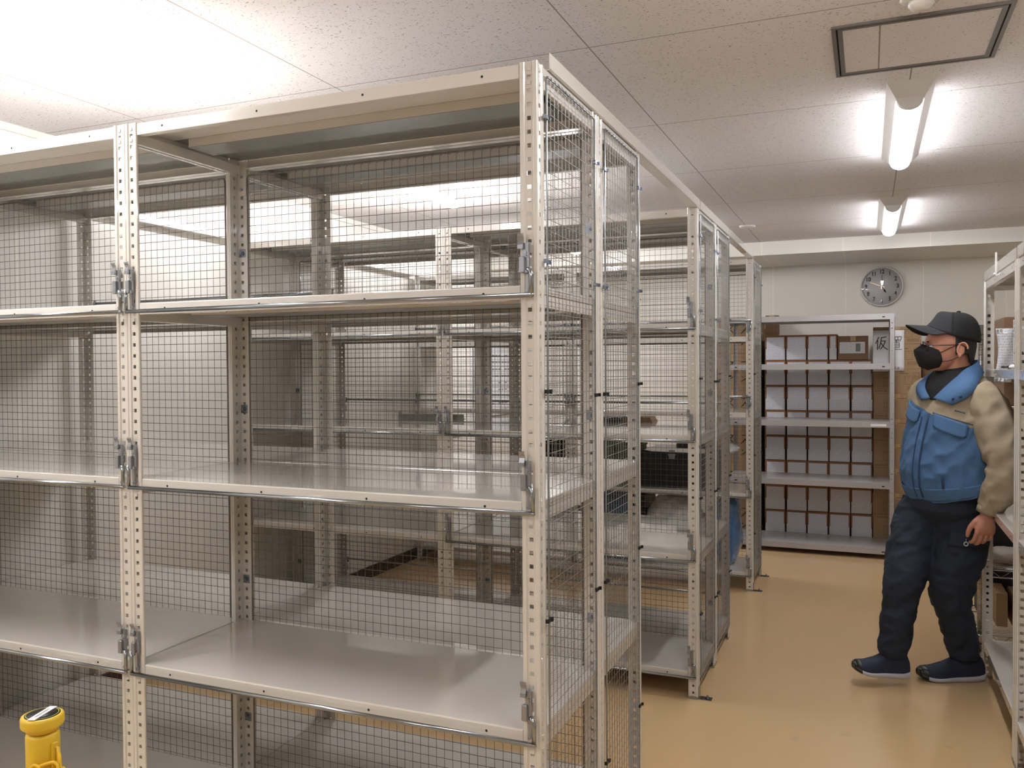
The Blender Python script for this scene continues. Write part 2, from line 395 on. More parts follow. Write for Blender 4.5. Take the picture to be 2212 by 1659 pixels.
# hatch
t = empty('ceiling_hatch', (-.10, 2.62, ZC), 0, 'square ceiling access hatch with a grey aluminium frame', 'hatch')
hf = MB(); W_, D_ = .465, .45
for a, b_ in ((0, .012), (.017, .030)):
    hf.box(a, W_ - a, a, b_, -.006, -.0005); hf.box(a, W_ - a, D_ - b_, D_ - a, -.006, -.0005)
    hf.box(a, b_, b_, D_ - b_, -.006, -.0005); hf.box(W_ - b_, W_ - a, b_, D_ - b_, -.006, -.0005)
hf.box(.012, .017, .012, D_ - .012, -.002, -.0005, 1); hf.box(W_ - .017, W_ - .012, .012, D_ - .012, -.002, -.0005, 1)
hf.build('hatch_frame', [M['alu'], M['hole']], t)
MB().box(.03, W_ - .03, .03, D_ - .03, -.003, -.0005).build('hatch_panel', M['ceiling'], t)
t = empty('ceiling_sensor', (.128, 2.50, ZC), 0, 'cream round fire detector on the ceiling beside the hatch', 'fire detector')
MB().lathe([(.052, 0), (.054, -.006), (.046, -.012), (.034, -.016)][::-1], n=40).build('detector_base', M['cream'], t)
MB().lathe([(.033, -.014), (.033, -.024), (.022, -.034), (.004, -.037)][::-1], n=32).build('detector_head', M['cream'], t)
t = empty('ceiling_sensor', (-.775, 6.10, ZC), 0, 'flat white round detector on the ceiling near the beam', 'fire detector')
MB().lathe([(.055, 0), (.056, -.008), (.045, -.014), (.004, -.015)][::-1], n=32).build('detector_base', M['white'], t)

# ------------------------------------------------------------------ perforated post shelving
def post_mb(H, pitch=.03, hw=.0095, W=.042, z0=.012, tabs=()):
    mb = MB()
    def fl(swap):
        def P(poly): return [(b, a) for a, b in poly][::-1] if swap else poly
        mb.prism(P(([(.0052, .0052), (.0052, 0), (.0095, 0), (.012, .0028), (.012, .005)] if swap else [(0, .0052), (0, .0018), (.0018, 0), (.0095, 0), (.012, .0028), (.012, .0052)])[::-1]), 0, H)
        mb.prism(P([(.030, .005), (.030, .0028), (.0325, 0), (W - .0018, 0), (W, .0018), (W, .005)][::-1]), 0, H)
        def bx(a0, a1, z0_, z1_, b0=.003, b1=.005):
            if swap: mb.box(b0, b1, a0, a1, z0_, z1_)
            else: mb.box(a0, a1, b0, b1, z0_, z1_)
        c = .021; h = hw / 2
        bx(.012, c - h, 0, H); bx(c + h, .030, 0, H)
        z = 0; k = 0
        while True:
            zc = z0 + pitch * (k + .5); k += 1
            if zc + h > H - .005: break
            bx(c - h, c + h, z, zc - h); z = zc + h
        bx(c - h, c + h, z, H)
        for zt in tabs: bx(c - h * .9, c + h * .9, zt - .004, zt + .004, .0008, .004)
    fl(False); fl(True)
    mb.box(0, W + .001, -.001, .006, 0, .012, 1); mb.box(0, .006, .006, W + .001, 0, .012, 1)
    return mb
def panel_mb(W, d, lip=.032):
    mb = MB(); k = .0435
    # deck with notched corners, top at z=0
    mb.box(.006, W - .006, .006, d - .006, -.0016, 0, 0); mb.box(.006, W - .006, d / 2 - .05, d - .006, -.0022, -.0016, 1)
    for s, y in ((1, 0), (-1, d)):
        def Y(v): return y + s * v
        pr = [(Y(.006), 0), (Y(.003), -.0008), (Y(.002), -.003), (Y(.002), -lip + .001), (Y(.003), -lip), (Y(.022), -lip), (Y(.022), -lip + .0016), (Y(.0042), -lip + .0016), (Y(.0042), -.004), (Y(.006), -.0016)]
        if s > 0: pr = pr[::-1]
        mb.prism(pr[::-1], k, W - k, 'x', 0)
        for f in (.08, .36, .64, .92) if s > 0 else (.2, .8):
            x = k + (W - 2 * k) * f; yy = Y(.0016)
            mb.add([(x + .0032 * math.cos(a), yy, -lip * .5 + .0032 * math.sin(a)) for a in [2 * PI * q / 8 for q in range(8)]], [tuple(range(8)) if s > 0 else tuple(range(7, -1, -1))], 2)
    for s, x in ((1, 0), (-1, W)):
        def X(v): return x + s * v
        mb.box(X(.002), X(.0038), k, d - k, -.018, -.001); mb.box(X(.0038), X(.007), k, d - k, -.0016, 0)
        mb.box(X(.0038), X(.016), k, d - k, -.018, -.0165)
    yc = d / 2
    mb.box(.06, W - .06, yc - .05, yc - .0484, -.026, -.0022, 0); mb.box(.06, W - .06, yc + .0484, yc + .05, -.026, -.0022, 0)
    mb.box(.06, W - .06, yc - .05, yc + .05, -.0275, -.026, 1)
    return mb
def arm_mb(W, d, side, tall=.028, plate=False):
    """side arm under a shelf, with its bolted end plates"""
    mb = MB(); x0, x1 = (.0045, .016) if side < 0 else (W - .016, W - .0045)
    mb.box(x0, x0 + .0018, .006, d - .006, -.018 - tall, -.0185); mb.box(x1 - .0018, x1, .006, d - .006, -.018 - tall, -.0185)
    mb.box(x0, x1, .006, d - .006, -.0185 - tall, -.018 - tall)
    if plate:
        for y0, y1 in ((.0055, .0075), (d - .0075, d - .0055)):
            xa, xb = (.007, .04) if side < 0 else (W - .04, W - .007)
            mb.box(xa, xb, y0, y1, -.115, -.03)
            ym = y0 if y0 < d / 2 else y1
            for zz in (-.055, -.095):
                s = .0045; ya = (y1 + .004) if y0 < d / 2 else (y0 - .004)
                mb.tube([((xa + xb) / 2, y1 if y0 < d / 2 else y0, zz), ((xa + xb) / 2, ya, zz)], s, 8, 1)
    return mb
def mesh_panel_mb(u0, u1, z0, z1, plane, pitch=.0265, r=.00088, amp=.0004, hide='y', crimp=.0009, ns=4):
    """crimped woven wire panel in plane y=plane (hide y) or x=plane (hide x) with a wire frame"""
    mb = MB()
    def P(u, v, z): return (u, plane + v, z) if hide == 'y' else (plane + v, u, z)
    nu = max(2, round((u1 - u0) / pitch)); nv = round((z1 - z0) / pitch)
    du = (u1 - u0) / nu; dv = (z1 - z0) / nv
    for i in range(1, nu):
        pts = [P(u0 + du * i + crimp * .35 * (1 if j % 2 else -1), crimp * (1 if j % 2 else -1), z0 + dv * j / 10) for j in range(nv * 10 + 1)]
        mb.tube(pts, r, ns, 0, True)
    for j in range(1, nv):
        pts = [P(u0 + du * i, -amp * (1 if (i + j) % 2 else -1), z0 + dv * j) for i in range(nu + 1)]
        pts[0] = P(u0 - .003, 0, z0 + dv * j); pts[-1] = P(u1 + .003, 0, z0 + dv * j)
        mb.tube(pts, r, 4, 0, True)
    c = .008; rf = .0027
    fr = [(u0 + c, z0), (u1 - c, z0), (u1 - c * .3, z0 + c * .3), (u1, z0 + c), (u1, z1 - c), (u1 - c * .3, z1 - c * .3), (u1 - c, z1), (u0 + c, z1), (u0 + c * .3, z1 - c * .3), (u0, z1 - c), (u0, z0 + c), (u0 + c * .3, z0 + c * .3)]
    mb.tube([P(u, 0, z) for u, z in fr], rf, 8, 1, True, closed=True)
    for i in range(1, nu):       # wire ends rolled over the frame, top and bottom
        for z, s in ((z1, 1), (z0, -1)):
            mb.tube([P(u0 + du * i, .004, z - s * .004), P(u0 + du * i, .002, z + s * .004), P(u0 + du * i, -.004, z + s * .001), P(u0 + du * i + .008, -.003, z - s * .006)], r, 4, 0)
    return mb
TIERS = (1.611, 1.131, .618, .118)
WU, DU, HU = 1.2076, .45, 2.1
SH = {}
tabs = [z + dz for z in (2.1,) + TIERS for dz in (-.016, -.046)]
for sx_ in (1, -1):
    for sy_ in (1, -1): SH['post', sx_, sy_] = post_mb(HU, tabs=tabs).mirrored(sx_, sy_).shifted(0 if sx_ > 0 else WU, 0 if sy_ > 0 else DU, 0).mesh('post', [M['cream'], M['galv']])
SH['panel'] = panel_mb(WU, DU).mesh('shelf', [M['cream'], M['galv'], M['hole']])
for s in (-1, 1):
    SH['arm', s] = arm_mb(WU, DU, s).mesh('shelf_arm', [M['cream'], M['cast']])
    SH['armtop', s] = arm_mb(WU, DU, s, .028, True).mesh('shelf_arm', [M['cream'], M['cast']])
SH['back'] = mesh_panel_mb(.045, WU - .045, .075, 2.045, DU - .0065, crimp=.0006, ns=3).mesh('back_mesh', [M['wire'], M['wire']])
SH['endR'] = mesh_panel_mb(.046, DU - .046, .075, 2.078, WU + .0045, hide='x').mesh('end_mesh', [M['bright'], M['zinc']])
SH['endL'] = mesh_panel_mb(.046, DU - .046, .075, 2.078, -.0045, hide='x').mesh('end_mesh', [M['bright'], M['zinc']])
def clip_mb():
    mb = MB(); mb.box(-.0015, .0015, -.016, .0075, -.0045, .0045); mb.box(-.006, .0015, -.0185, -.016, -.0045, .0045)
    mb.tube([(0, .003, -.0045), (.003, .006, -.0045), (.004, .006, .0045)], .0016, 6); return mb
SH['clipz'] = clip_mb().mesh('mesh_clip', [M['bluezinc']]); SH['clipk'] = clip_mb().mesh('mesh_clip', [M['black']])
def bolt_mb():
    mb = MB(); mb.box(-.012, .012, -.002, 0, -.013, .013); mb.tube([(0, -.002, 0), (0, -.006, 0)], .007, 6); mb.tube([(0, -.006, 0), (0, -.011, 0)], .0035, 8); return mb
SH['bolt'] = bolt_mb().mesh('joining_bolt', [M['bluezinc']])
def bar_mb(up):
    mb = MB(); y = -.0135; xa, xb = .0105, WU - .0105; r = .0056
    zb = .100 if up else -.0235; ze = .040 if up else .033; s = -1 if up else 1
    mb.tube([(xa + .001, y, zb), (xb - .001, y, zb)], r, 12)
    for x in (xa, xb):
        mb.ell((x, y, zb), r * 1.04, r * 1.04, r * 1.04, 10, 6)
        xi = x + (.0 if x < .5 else -.0)
        mb.tube([(xi, y, zb), (xi, y, ze - s * .012), (xi - .003, y + .001, ze - s * .003), (xi - .008, y + .003, ze), (xi - .012 if x > .5 else xi, y + .005, ze + .001)], [.0048, .0048, .0048, .0045, .004], 10)
    return mb
SH['bar0'] = bar_mb(False).mesh('guard_bar', [M['zinc']]); SH['bar1'] = bar_mb(True).mesh('guard_bar', [M['zinc']])
def latch_mb():
    mb = MB()
    def strip(x0, x1, pts, t=.0018):
        n = len(pts); out = []
        for i, (y, z) in enumerate(pts):
            a = pts[max(i - 1, 0)]; b_ = pts[min(i + 1, n - 1)]; d = Vector((b_[0] - a[0], b_[1] - a[1])).normalized()
            out.append((y - d.y * t, z + d.x * t))
        G = list(pts) + out[::-1]; mb.prism(G, x0, x1, 'x', 0)
    strip(-.017, -.004, [(-.009, .113), (-.013, .1115), (-.0125, .108), (-.0095, .103), (-.0085, .098), (-.0105, .092), (-.012, .088), (-.012, .080)])
    mb.box(-.017, -.004, -.013, -.004, .079, .081); 
    mb.box(-.007, .008, -.006, -.0005, .028, .092); mb.box(.006, .008, -.010, -.0005, .060, .090)
    mb.tube([(.001, -.004, .070), (.001, -.009, .070)], .0062, 12); mb.tube([(.001, -.009, .070), (.001, -.011, .070)], .0035, 6)
    mb.cbox(-.014, -.001, -.0135, -.003, .026, .062, .0015)
    mb.box(-.004, .006, -.010, -.004, .026, .034)
    mb.box(-.001, .005, -.0025, -.0005, -.016, .030); mb.tube([(.002, -.002, -.012), (.002, -.007, -.012)], .0045, 6)
    return mb
SH['latch'] = latch_mb().mesh('bar_latch', [M['cast']])
def anchor_mb():
    mb = MB(); mb.box(0, .055, .002, .038, 0, .003); mb.box(0, .003, .002, .038, 0, .05)
    mb.tube([(.036, .02, .003), (.036, .02, .009)], .008, 6); mb.tube([(.036, .02, .009), (.036, .02, .016)], .004, 8); return mb
SH['anchor'] = anchor_mb().mesh('floor_anchor', [M['bluezinc']])
def unit(loc, rz, label, back=True, end=0, bars=(0, 0, 0, 0), group='cream mesh shelving units', bolts=False, anchors=()):
    t = empty('mesh_shelving_unit', loc, rz, label, 'shelving unit', group)
    for sx_ in (1, -1):
        for sy_ in (1, -1): link('post', SH['post', sx_, sy_], t)
    for i, z in enumerate((2.098,) + TIERS):
        link('shelf', SH['panel'], t, (0, 0, z))
        for s in (-1, 1): link('shelf_arm', SH['armtop' if i == 0 else 'arm', s], t, (0, 0, z))
    if back: link('back_mesh', SH['back'], t)
    if end:
        e = link('end_mesh', SH['endR' if end > 0 else 'endL'], t)
        x = WU + .0045 if end > 0 else -.0045
        for y, s in ((.046, 1), (DU - .046, -1)):
            for k, z in enumerate((1.985, 1.665, 1.375, .86, .36)):
                c = link('mesh_clip', SH['clipz' if k < 2 else 'clipk'], e, (x + (.004 if end > 0 else -.004), y, z - (0 if s > 0 else .02)))
                c.rotation_euler = (0, 0, (0 if s > 0 else PI))
    for i, b in enumerate(bars):
        if b is None: continue
        g = link('guard_bar', SH['bar%d' % b], t, (0, 0, TIERS[i]))
        for x in (.021, WU - .021): link('bar_latch', SH['latch'], g, (x + (0 if x < .5 else -.006), 0, 0))
    if bolts:
        for z in (1.80, 1.30, .75, .3):
            for x in (.021, WU - .021): link('joining_bolt', SH['bolt'], t, (x, DU - .005, z))
    for x, y in anchors:
        link('floor_anchor', SH['anchor'], t, (x, y, 0))
    return t
X0 = -.6668; XJ = X0 - WU; XE = XJ - WU
Y1, Y2, Y3 = 1.7407, 3.6245, 5.5013
G_ = 'cream mesh shelving units'
unit((XJ, Y1, 0), 0, 'nearest empty cream shelving unit, right-hand bay of the front row with a mesh end', True, 1, bolts=True, anchors=((WU, .003),))
unit((XE, Y1, 0), 0, 'empty cream shelving unit at lower left behind the yellow post, front row', True, 0, bolts=True)
unit((X0, Y1 + 2 * DU + .004, 0), PI, 'cream shelving unit backing the nearest one, with the second mesh end', False, -1, (0, None, None, None), anchors=())
unit((XJ, Y1 + 2 * DU + .004, 0), PI, 'cream shelving unit behind the lower left one, far side of the front row', False, 0, (1, None, None, None))
unit((XJ, Y2, 0), 0, 'middle row cream shelving unit facing the camera, next to the aisle', True, 1, bolts=True, anchors=((WU, .003),))
unit((XE, Y2, 0), 0, 'middle row cream shelving unit against the left wall, seen through the front row', True, 0, (0, 0, None, 0), bolts=True)
unit((X0, Y2 + 2 * DU + .004, 0), PI, 'cream shelving unit on the far side of the middle row beside the aisle', False, -1, (0, 1, 0, 1))
unit((XJ, Y2 + 2 * DU + .004, 0), PI, 'cream shelving unit on the far side of the middle row by the left wall', False, 0, (0, 1, 0, 1))
unit((XJ, Y3, 0), 0, 'last row cream shelving unit beside the aisle, holding crates and bags', True, 1, (1, 1, 0, 0), anchors=((WU, .003), (WU, DU - .043)))
unit((XE, Y3, 0), 0, 'last row cream shelving unit against the left wall', True, 0, (1, 1, None, None))
for x, y in ((X0, Y1 + 2 * DU), (X0, Y2 + 2 * DU)):
    pass
# tie bars over the aisles between the rows
def tie(x, y0, y1, s, label):
    mb = MB(); mb.box(x, x - s * .0022, y0, y1, HU + .0012, HU + .038); mb.box(x, x - s * .036, y0, y1, HU + .0003, HU + .0025)
    for y in (y0 + .1, y1 - .08): mb.tube([(x - s * .02, y, HU + .0025), (x - s * .02, y, HU + .009)], .006, 6)
    tag(mb.build('tie_bar', M['cream']), label, 'tie bar', 'angle tie bars over the rows')
tie(X0 + .004, 1.812, Y2 + .035, 1, 'cream angle bar along the shelf tops from the front row to the middle row')
tie(X0 + .004, Y2 + .06, Y3 + .03, 1, 'cream angle bar along the shelf tops from the middle row to the last row')
tie(XE - .001, 1.812, Y2 + .03, -1, 'tie bar by the left wall joining the front and middle rows')
tie(XE - .001, Y2 + .06, Y3 + .03, -1, 'tie bar by the left wall joining the middle and last rows')

# ------------------------------------------------------------------ right-hand shelf
RW, RD, RH = .92, .45, 1.80
RS = {}
t = empty('steel_shelf_unit', (.483, 4.375, 0), -PI / 2, 'cream perforated steel shelf at the right edge that the man leans on', 'shelf')
for sx_ in (1, -1):
    for sy_ in (1, -1):
        post_mb(RH, .03, .011).mirrored(sx_, sy_).shifted(0 if sx_ > 0 else RW, 0 if sy_ > 0 else RD, 0).build('post', [M['cream'], M['galv']], t)
rp_ = panel_mb(RW, RD, .034).mesh('shelf', [M['cream'], M['galv'], M['hole']])
ra_ = [arm_mb(RW, RD, s, .02).mesh('shelf_arm', [M['cream'], M['cast']]) for s in (-1, 1)]
for z in (1.797, 1.408, .815, .176):
    link('shelf', rp_, t, (0, 0, z))
    for a in ra_: link('shelf_arm', a, t, (0, 0, z))
pl_ = MB().cbox(.0052, .0095, .0155, .0265, -.0062, .0062, .001).mesh('hole_plug', [M['black']])
for k in range(47, 55): link('hole_plug', pl_, t, (0, 0, .027 + .03 * k))
MB().box(.03, .40, -.001, .0015, RH, 1.842).box(.415, RW - .01, -.001, .0015, RH, 1.842).build('top_rail', M['cream'], t)
MB().box(.40, .414, -.004, .002, 1.79, 1.885).tube([(.407, -.004, 1.797), (.407, -.01, 1.797)], .005, 6).build('rail_upright', M['white'], t)
t = empty('steel_shelf_unit', (.483, 3.445, 0), -PI / 2, 'edge of a nearer cream perforated shelf cut off by the right frame side', 'shelf')
for sx_ in (1, -1):
    for sy_ in (1, -1):
        post_mb(RH, .03, .011).mirrored(sx_, sy_).shifted(0 if sx_ > 0 else RW, 0 if sy_ > 0 else RD, 0).build('post', [M['cream'], M['galv']], t)
for z in (1.797, 1.408, .815, .176):
    link('shelf', rp_, t, (0, 0, z))
    for a in ra_: link('shelf_arm', a, t, (0, 0, z))
MB().box(.01, RW - .01, -.001, .0015, RH, 1.842).build('top_rail', M['cream'], t)

# ------------------------------------------------------------------ grey rack at the back
GX0, GX1, GY = -1.02, .18, 6.742; GWd = GX1 - GX0; GD = .42
t = empty('grey_steel_rack', (GX0, GY, 0), 0, 'grey slotted-angle rack by the back wall in front of stacked file boxes', 'rack')
def angle_post_mb(H, W=.032):
    mb = MB()
    for sw in (0, 1):
        def bx(a0, a1, z0, z1, b0=0, b1=.002):
            (mb.box(b0, b1, a0, a1, z0, z1) if sw else mb.box(a0, a1, b0, b1, z0, z1))
        c = .019; hw, hh = .0045, .003
        bx(0, c - hw, 0, H); bx(c + hw, W, 0, H); z = 0; k = 0
        while True:
            zc = .03 + .05 * k + (.012 if k % 2 else 0); k += 1
            if zc + hh > H - .005: break
            bx(c - hw, c + hw, z, zc - hh); z = zc + hh
        bx(c - hw, c + hw, z, H)
    mb.box(-.001, W, -.001, W, 0, .01, 1)
    return mb
for sx_ in (1, -1):
    for sy_ in (1, -1):
        angle_post_mb(1.8).mirrored(sx_, sy_).shifted(0 if sx_ > 0 else GWd, 0 if sy_ > 0 else GD, 0).build('post', [M['grayrack'], M['black']], t)
def gshelf_mb():
    mb = MB(); mb.box(.003, GWd - .003, .003, GD - .003, -.0025, 0)
    for y0, y1 in ((.0028, .0045), (GD - .0045, GD - .0028)): mb.box(.004, GWd - .004, y0, y1, -.042, -.0005)
    mb.box(.004, GWd - .004, .0045, .02, -.042, -.040); mb.box(.003, .0046, .0045, GD - .0045, -.042, -.0005); mb.box(GWd - .0046, GWd - .003, .0045, GD - .0045, -.042, -.0005)
    for x in (.075, GWd - .075): mb.box(x - .009, x + .009, .0021, .0029, -.027, -.019, 1)
    mb.box(.033, GWd - .033, -.0002, .0028, -.042, -.0005)
    for x in (.075, GWd - .075): mb.box(x - .009, x + .009, -.0008, -.0002, -.027, -.019, 1)
    return mb
gs = gshelf_mb().mesh('shelf', [M['grayrack'], M['hole']])
for z in (1.799, 1.436, 1.009, .561, .08): link('shelf', gs, t, (0, 0, z))
MB().box(GWd - .16, GWd - .055, -.0018, -.0008, .976, .994).build('shelf_label', M['paper'], t)
MB().box(GWd - .004, GWd + .003, -.003, .03, 1.765, 1.803).build('corner_plate', M['bluezinc'], t)

# ------------------------------------------------------------------ file boxes
BW, BH, BD = .156, .2035, .40
BY = 7.215; BX = (-.774, -.610, -.447, -.284, -.121); BZ = .045
def fbody(w_):
    return MB().box(.001, w_ - .001, .004, BD, 0, BH - .006)
def flid(w_):
    mb = MB(); s = .0095; mb.box(-.001, w_ + .001, 0, BD + .003, BH - .016, BH - .002); mb.box(-.001, s, 0, .10, BH * .45, BH - .016); mb.box(w_ - s, w_ + .001, 0, .10, BH * .45, BH - .016)
    return mb
def flabel(w_): return MB().box(.0096, w_ - .0096, -.0008, .003, .004, BH - .017).box(.003, w_ - .003, .0028, .0036, .002, BH * .45)
fm = [fbody(BW).mesh('box_body', [M['card2']]), flid(BW).mesh('box_lid', [M['lid']]), flabel(BW).mesh('front_label', [M['label']])]
ordr = ('top', 'second', 'third', 'fourth', 'fifth', 'sixth', 'seventh', 'bottom'); ordc = ('first', 'second', 'third', 'fourth', 'fifth')
for r_ in range(8):
    for c_ in range(5):
        if r_ == 0 and c_ > 2: continue
        jit = (random.random() - .5) * .006; jy = random.random() * .012
        row = ('in the %s row' % ordr[r_])
        t = empty('file_box', (BX[c_] + jit, BY + jy, BZ + BH * (7 - r_)), R(random.uniform(-.6, .6)),
                  'file box with white printed front, %s from left %s of the stack' % (ordc[c_], row), 'file box', 'file boxes stacked behind the grey rack')
        for k, nm in enumerate(('box_body', 'box_lid', 'front_label')): link(nm, fm[k], t)
t = empty('file_box', (-.2865, BY, BZ + BH * 7), 0, 'narrow file box with white printed front beside the brown parcel, top row', 'file box')
nw = .060
fbody(nw).build('box_body', M['card2'], t); flid(nw).build('box_lid', M['lid'], t); flabel(nw).build('front_label', M['label2'], t)
# low pallet below the stacks
pm = MB()
for y in (7.22, 7.38, 7.54): pm.box(-.80, .62, y, y + .09, 0, .03)
for k in range(5): pm.box(-.80 + k * .33, -.71 + k * .33, 7.21, 7.64, .03, .0445)
tag(pm.build('floor_pallet', M['card2']), 'low flat pallet on the floor under the stacked boxes', 'pallet')

def carton(loc, w_, d_, h_, label, group=None, rz=0, printed=0, mats=None, tape=True, name='cardboard_carton'):
    t = empty(name, loc, rz, label, 'cardboard box', group)
    mb = MB(); mb.cbox(0, w_, 0, d_, 0, h_ - .0005, .002)
    mb.build('box_body', mats or M['card'], t)
    if tape: MB().box(w_ / 2 - .02, w_ / 2 + .02, -.0006, .001, h_ * .78, h_ - .001).box(w_ / 2 - .02, w_ / 2 + .02, -.0006, d_, h_ - .001, h_ - .0002).build('tape', M['cardtape'], t)
    if printed == 1:      # outlined boxes and a row of marks
        p = MB()
        def rect(x0, x1, z0, z1, th=.0022):
            y0, y1 = -.0008, .0005
            p.box(x0, x1, y0, y1, z0, z0 + th); p.box(x0, x1, y0, y1, z1 - th, z1); p.box(x0, x0 + th, y0, y1, z0 + th, z1 - th); p.box(x1 - th, x1, y0, y1, z0 + th, z1 - th)
        rect(w_ * .66, w_ * .82, h_ * .38, h_ * .72); rect(w_ * .84, w_ * .96, h_ * .60, h_ * .86)
        rect(w_ * .72, w_ * .96, h_ * .16, h_ * .30)
        for k in range(9): p.box(w_ * .735 + k * .008, w_ * .735 + k * .008 + .003, -.0008, .0005, h_ * .19, h_ * .27)
        for k in range(7): p.box(w_ * .855 + (k % 3) * .012, w_ * .855 + (k % 3) * .012 + .008, -.0008, .0005, h_ * (.65 + .05 * (k // 3)), h_ * (.67 + .05 * (k // 3)))
        for k in range(6): p.box(w_ * (.03 + .07 * k), w_ * (.075 + .07 * k), -.0008, .0005, h_ * .10, h_ * .125)
        rect(w_ * .22, w_ * .40, h_ * .3, h_ * .65)
        for k in range(8): p.box(w_ * (.50 + .03 * k), w_ * (.52 + .03 * k), -.0008, .0005, h_ * .80, h_ * .84)
        p.build('printing', M['cardprint'], t)
    if printed == 2:      # heavy black characters running down the face
        p = MB()
        def st(x0, z0, x1, z1, th=.006):
            d = Vector((x1 - x0, 0, z1 - z0)); n_ = Vector((-d.z, 0, d.x)).normalized() * th / 2; a = Vector((x0, -.0006, z0)); b = Vector((x1, -.0006, z1))
            p.add([a - n_, b - n_, b + n_, a + n_], [(0, 1, 2, 3)]); p.add([a - n_, b - n_, b + n_, a + n_], [(3, 2, 1, 0)])
        for cx in (w_ * .72, w_ * .42):
            st(cx - .03, h_ * .78, cx + .03, h_ * .78); st(cx + .03, h_ * .78, cx - .03, h_ * .55); st(cx + .002, h_ * .66, cx + .032, h_ * .56)
            st(cx - .028, h_ * .40, cx - .014, h_ * .36); st(cx - .03, h_ * .24, cx + .03, h_ * .38)
        st(w_ * .1, h_ * .3, w_ * .25, h_ * .3); st(w_ * .1, h_ * .45, w_ * .25, h_ * .45); st(w_ * .17, h_ * .3, w_ * .17, h_ * .6)
        p.build('printing', M['cardink'], t)
    return t
M['cardtape'] = mat('parcel_tape', (.70, .57, .40), .35, var=.05)
# right-hand carton stack
ZT = [.045, .2375, .430, .6225, .815, 1.0075, 1.200, 1.3925, 1.585]
nmz = ('lowest', 'second lowest', 'third from the floor', 'fourth from the floor', 'fifth from the floor', 'sixth from the floor', 'seventh from the floor', 'second from the top', 'topmost')
for k, z in enumerate(ZT):
    hh = (.1925 if k < 8 else .135)
    carton((.040 + random.uniform(-.003, .003), 7.20, z), .338, .38, hh, 'brown printed carton right of the file boxes, %s in its stack' % nmz[k], 'printed cartons stacked beside the file boxes', 0, 1)
for k in range(6):
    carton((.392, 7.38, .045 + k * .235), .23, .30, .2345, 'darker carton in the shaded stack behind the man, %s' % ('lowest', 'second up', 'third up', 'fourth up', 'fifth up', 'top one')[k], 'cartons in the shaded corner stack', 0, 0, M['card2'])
t = carton((-.219, 7.205, BZ + BH * 7), .222, .30, .186, 'brown taped parcel with a white address slip on the top row of file boxes', None, 0, 0, M['card2'], True, 'parcel')
MB().box(.012, .198, -.002, -.0008, .048, .138).build('address_slip', M['label2'], t)
MB().box(.13, .165, -.0026, -.002, .062, .125).build('slip_picture', M['slate'], t)
# left cartons with black characters
for k in range(6):
    carton((-1.235, 7.23, .0 + k * .305), .41, .40, .3045, 'brown carton with black characters left of the file boxes, %s' % ('at floor level', 'second up', 'third up', 'fourth up', 'fifth up', 'on top of its stack')[k], 'cartons with black characters', 0, 2)
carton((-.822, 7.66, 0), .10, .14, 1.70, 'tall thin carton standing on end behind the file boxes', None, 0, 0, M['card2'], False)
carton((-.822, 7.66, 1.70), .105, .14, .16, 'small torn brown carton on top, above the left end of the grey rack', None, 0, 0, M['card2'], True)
# sign with hand-written characters on the carton stack
t = empty('paper_sign', (.036, 7.186, 1.375), R(1.5), 'white paper sign with brush characters taped to the carton stack', 'sign')
sgm = MB(); G = []
for i in range(9):
    row = []
    for j in range(9):
        x = .222 * j / 8; z = .318 * i / 8; y = -.010 * math.sin(PI * min(1, j / 8 * 1.2)) * (.4 + .6 * (1 - i / 8)); row.append((x, y, z))
    G.append(row)
sgm.grid(G, 0, True, .0006); sgm.build('sheet', M['paper'], t)
ink = MB()
def stroke(pts, wd):
    P_ = []
    for x, z in pts: 
        j = x / .222; i = z / .318; P_.append(Vector((x, -.010 * math.sin(PI * min(1, j * 1.2)) * (.4 + .6 * (1 - i)) - .0016, z)))
    for a, b in zip(P_, P_[1:]):
        d = (b - a); n_ = Vector((-d.z, 0, d.x)).normalized() * wd / 2
        ink.add([a - n_, b - n_, b + n_, a + n_], [(0, 1, 2, 3)]); ink.add([a - n_, b - n_, b + n_, a + n_], [(3, 2, 1, 0)])
ox, oz, s_ = .018, .165, .105   # first character
for pts in ([(.28, .98), (.14, .70), (0, .48)], [(.20, .74), (.16, .02)], [(.46, .92), (.92, .98)], [(.50, .92), (.44, .5), (.28, .10)], [(.46, .66), (.84, .68), (.72, .40), (.42, .05)], [(.48, .52), (.72, .22), (1.05, .02)]):
    stroke([(ox + p[0] * s_ * .80, oz + p[1] * s_) for p in pts], .006)
ox = .122                        # second character
for pts in ([(.1, .95), (.9, .97)], [(.1, .95), (.14, .74)], [(.9, .97), (.86, .74)], [(.14, .74), (.86, .74)], [(.38, .95), (.38, .74)], [(.62, .95), (.62, .74)], [(.2, .64), (.85, .66)], [(.5, .72), (.5, .56)], [(.3, .54), (.74, .54)], [(.3, .54), (.3, .18)], [(.74, .54), (.74, .18)], [(.3, .42), (.74, .42)], [(.3, .30), (.74, .30)], [(.3, .18), (.74, .18)], [(.1, .5), (.1, .04), (.95, .04)]):
    stroke([(ox + p[0] * s_ * .85, oz + p[1] * s_) for p in pts], .0042)
ox, oz, s_ = .03, .016, .022     # small line below
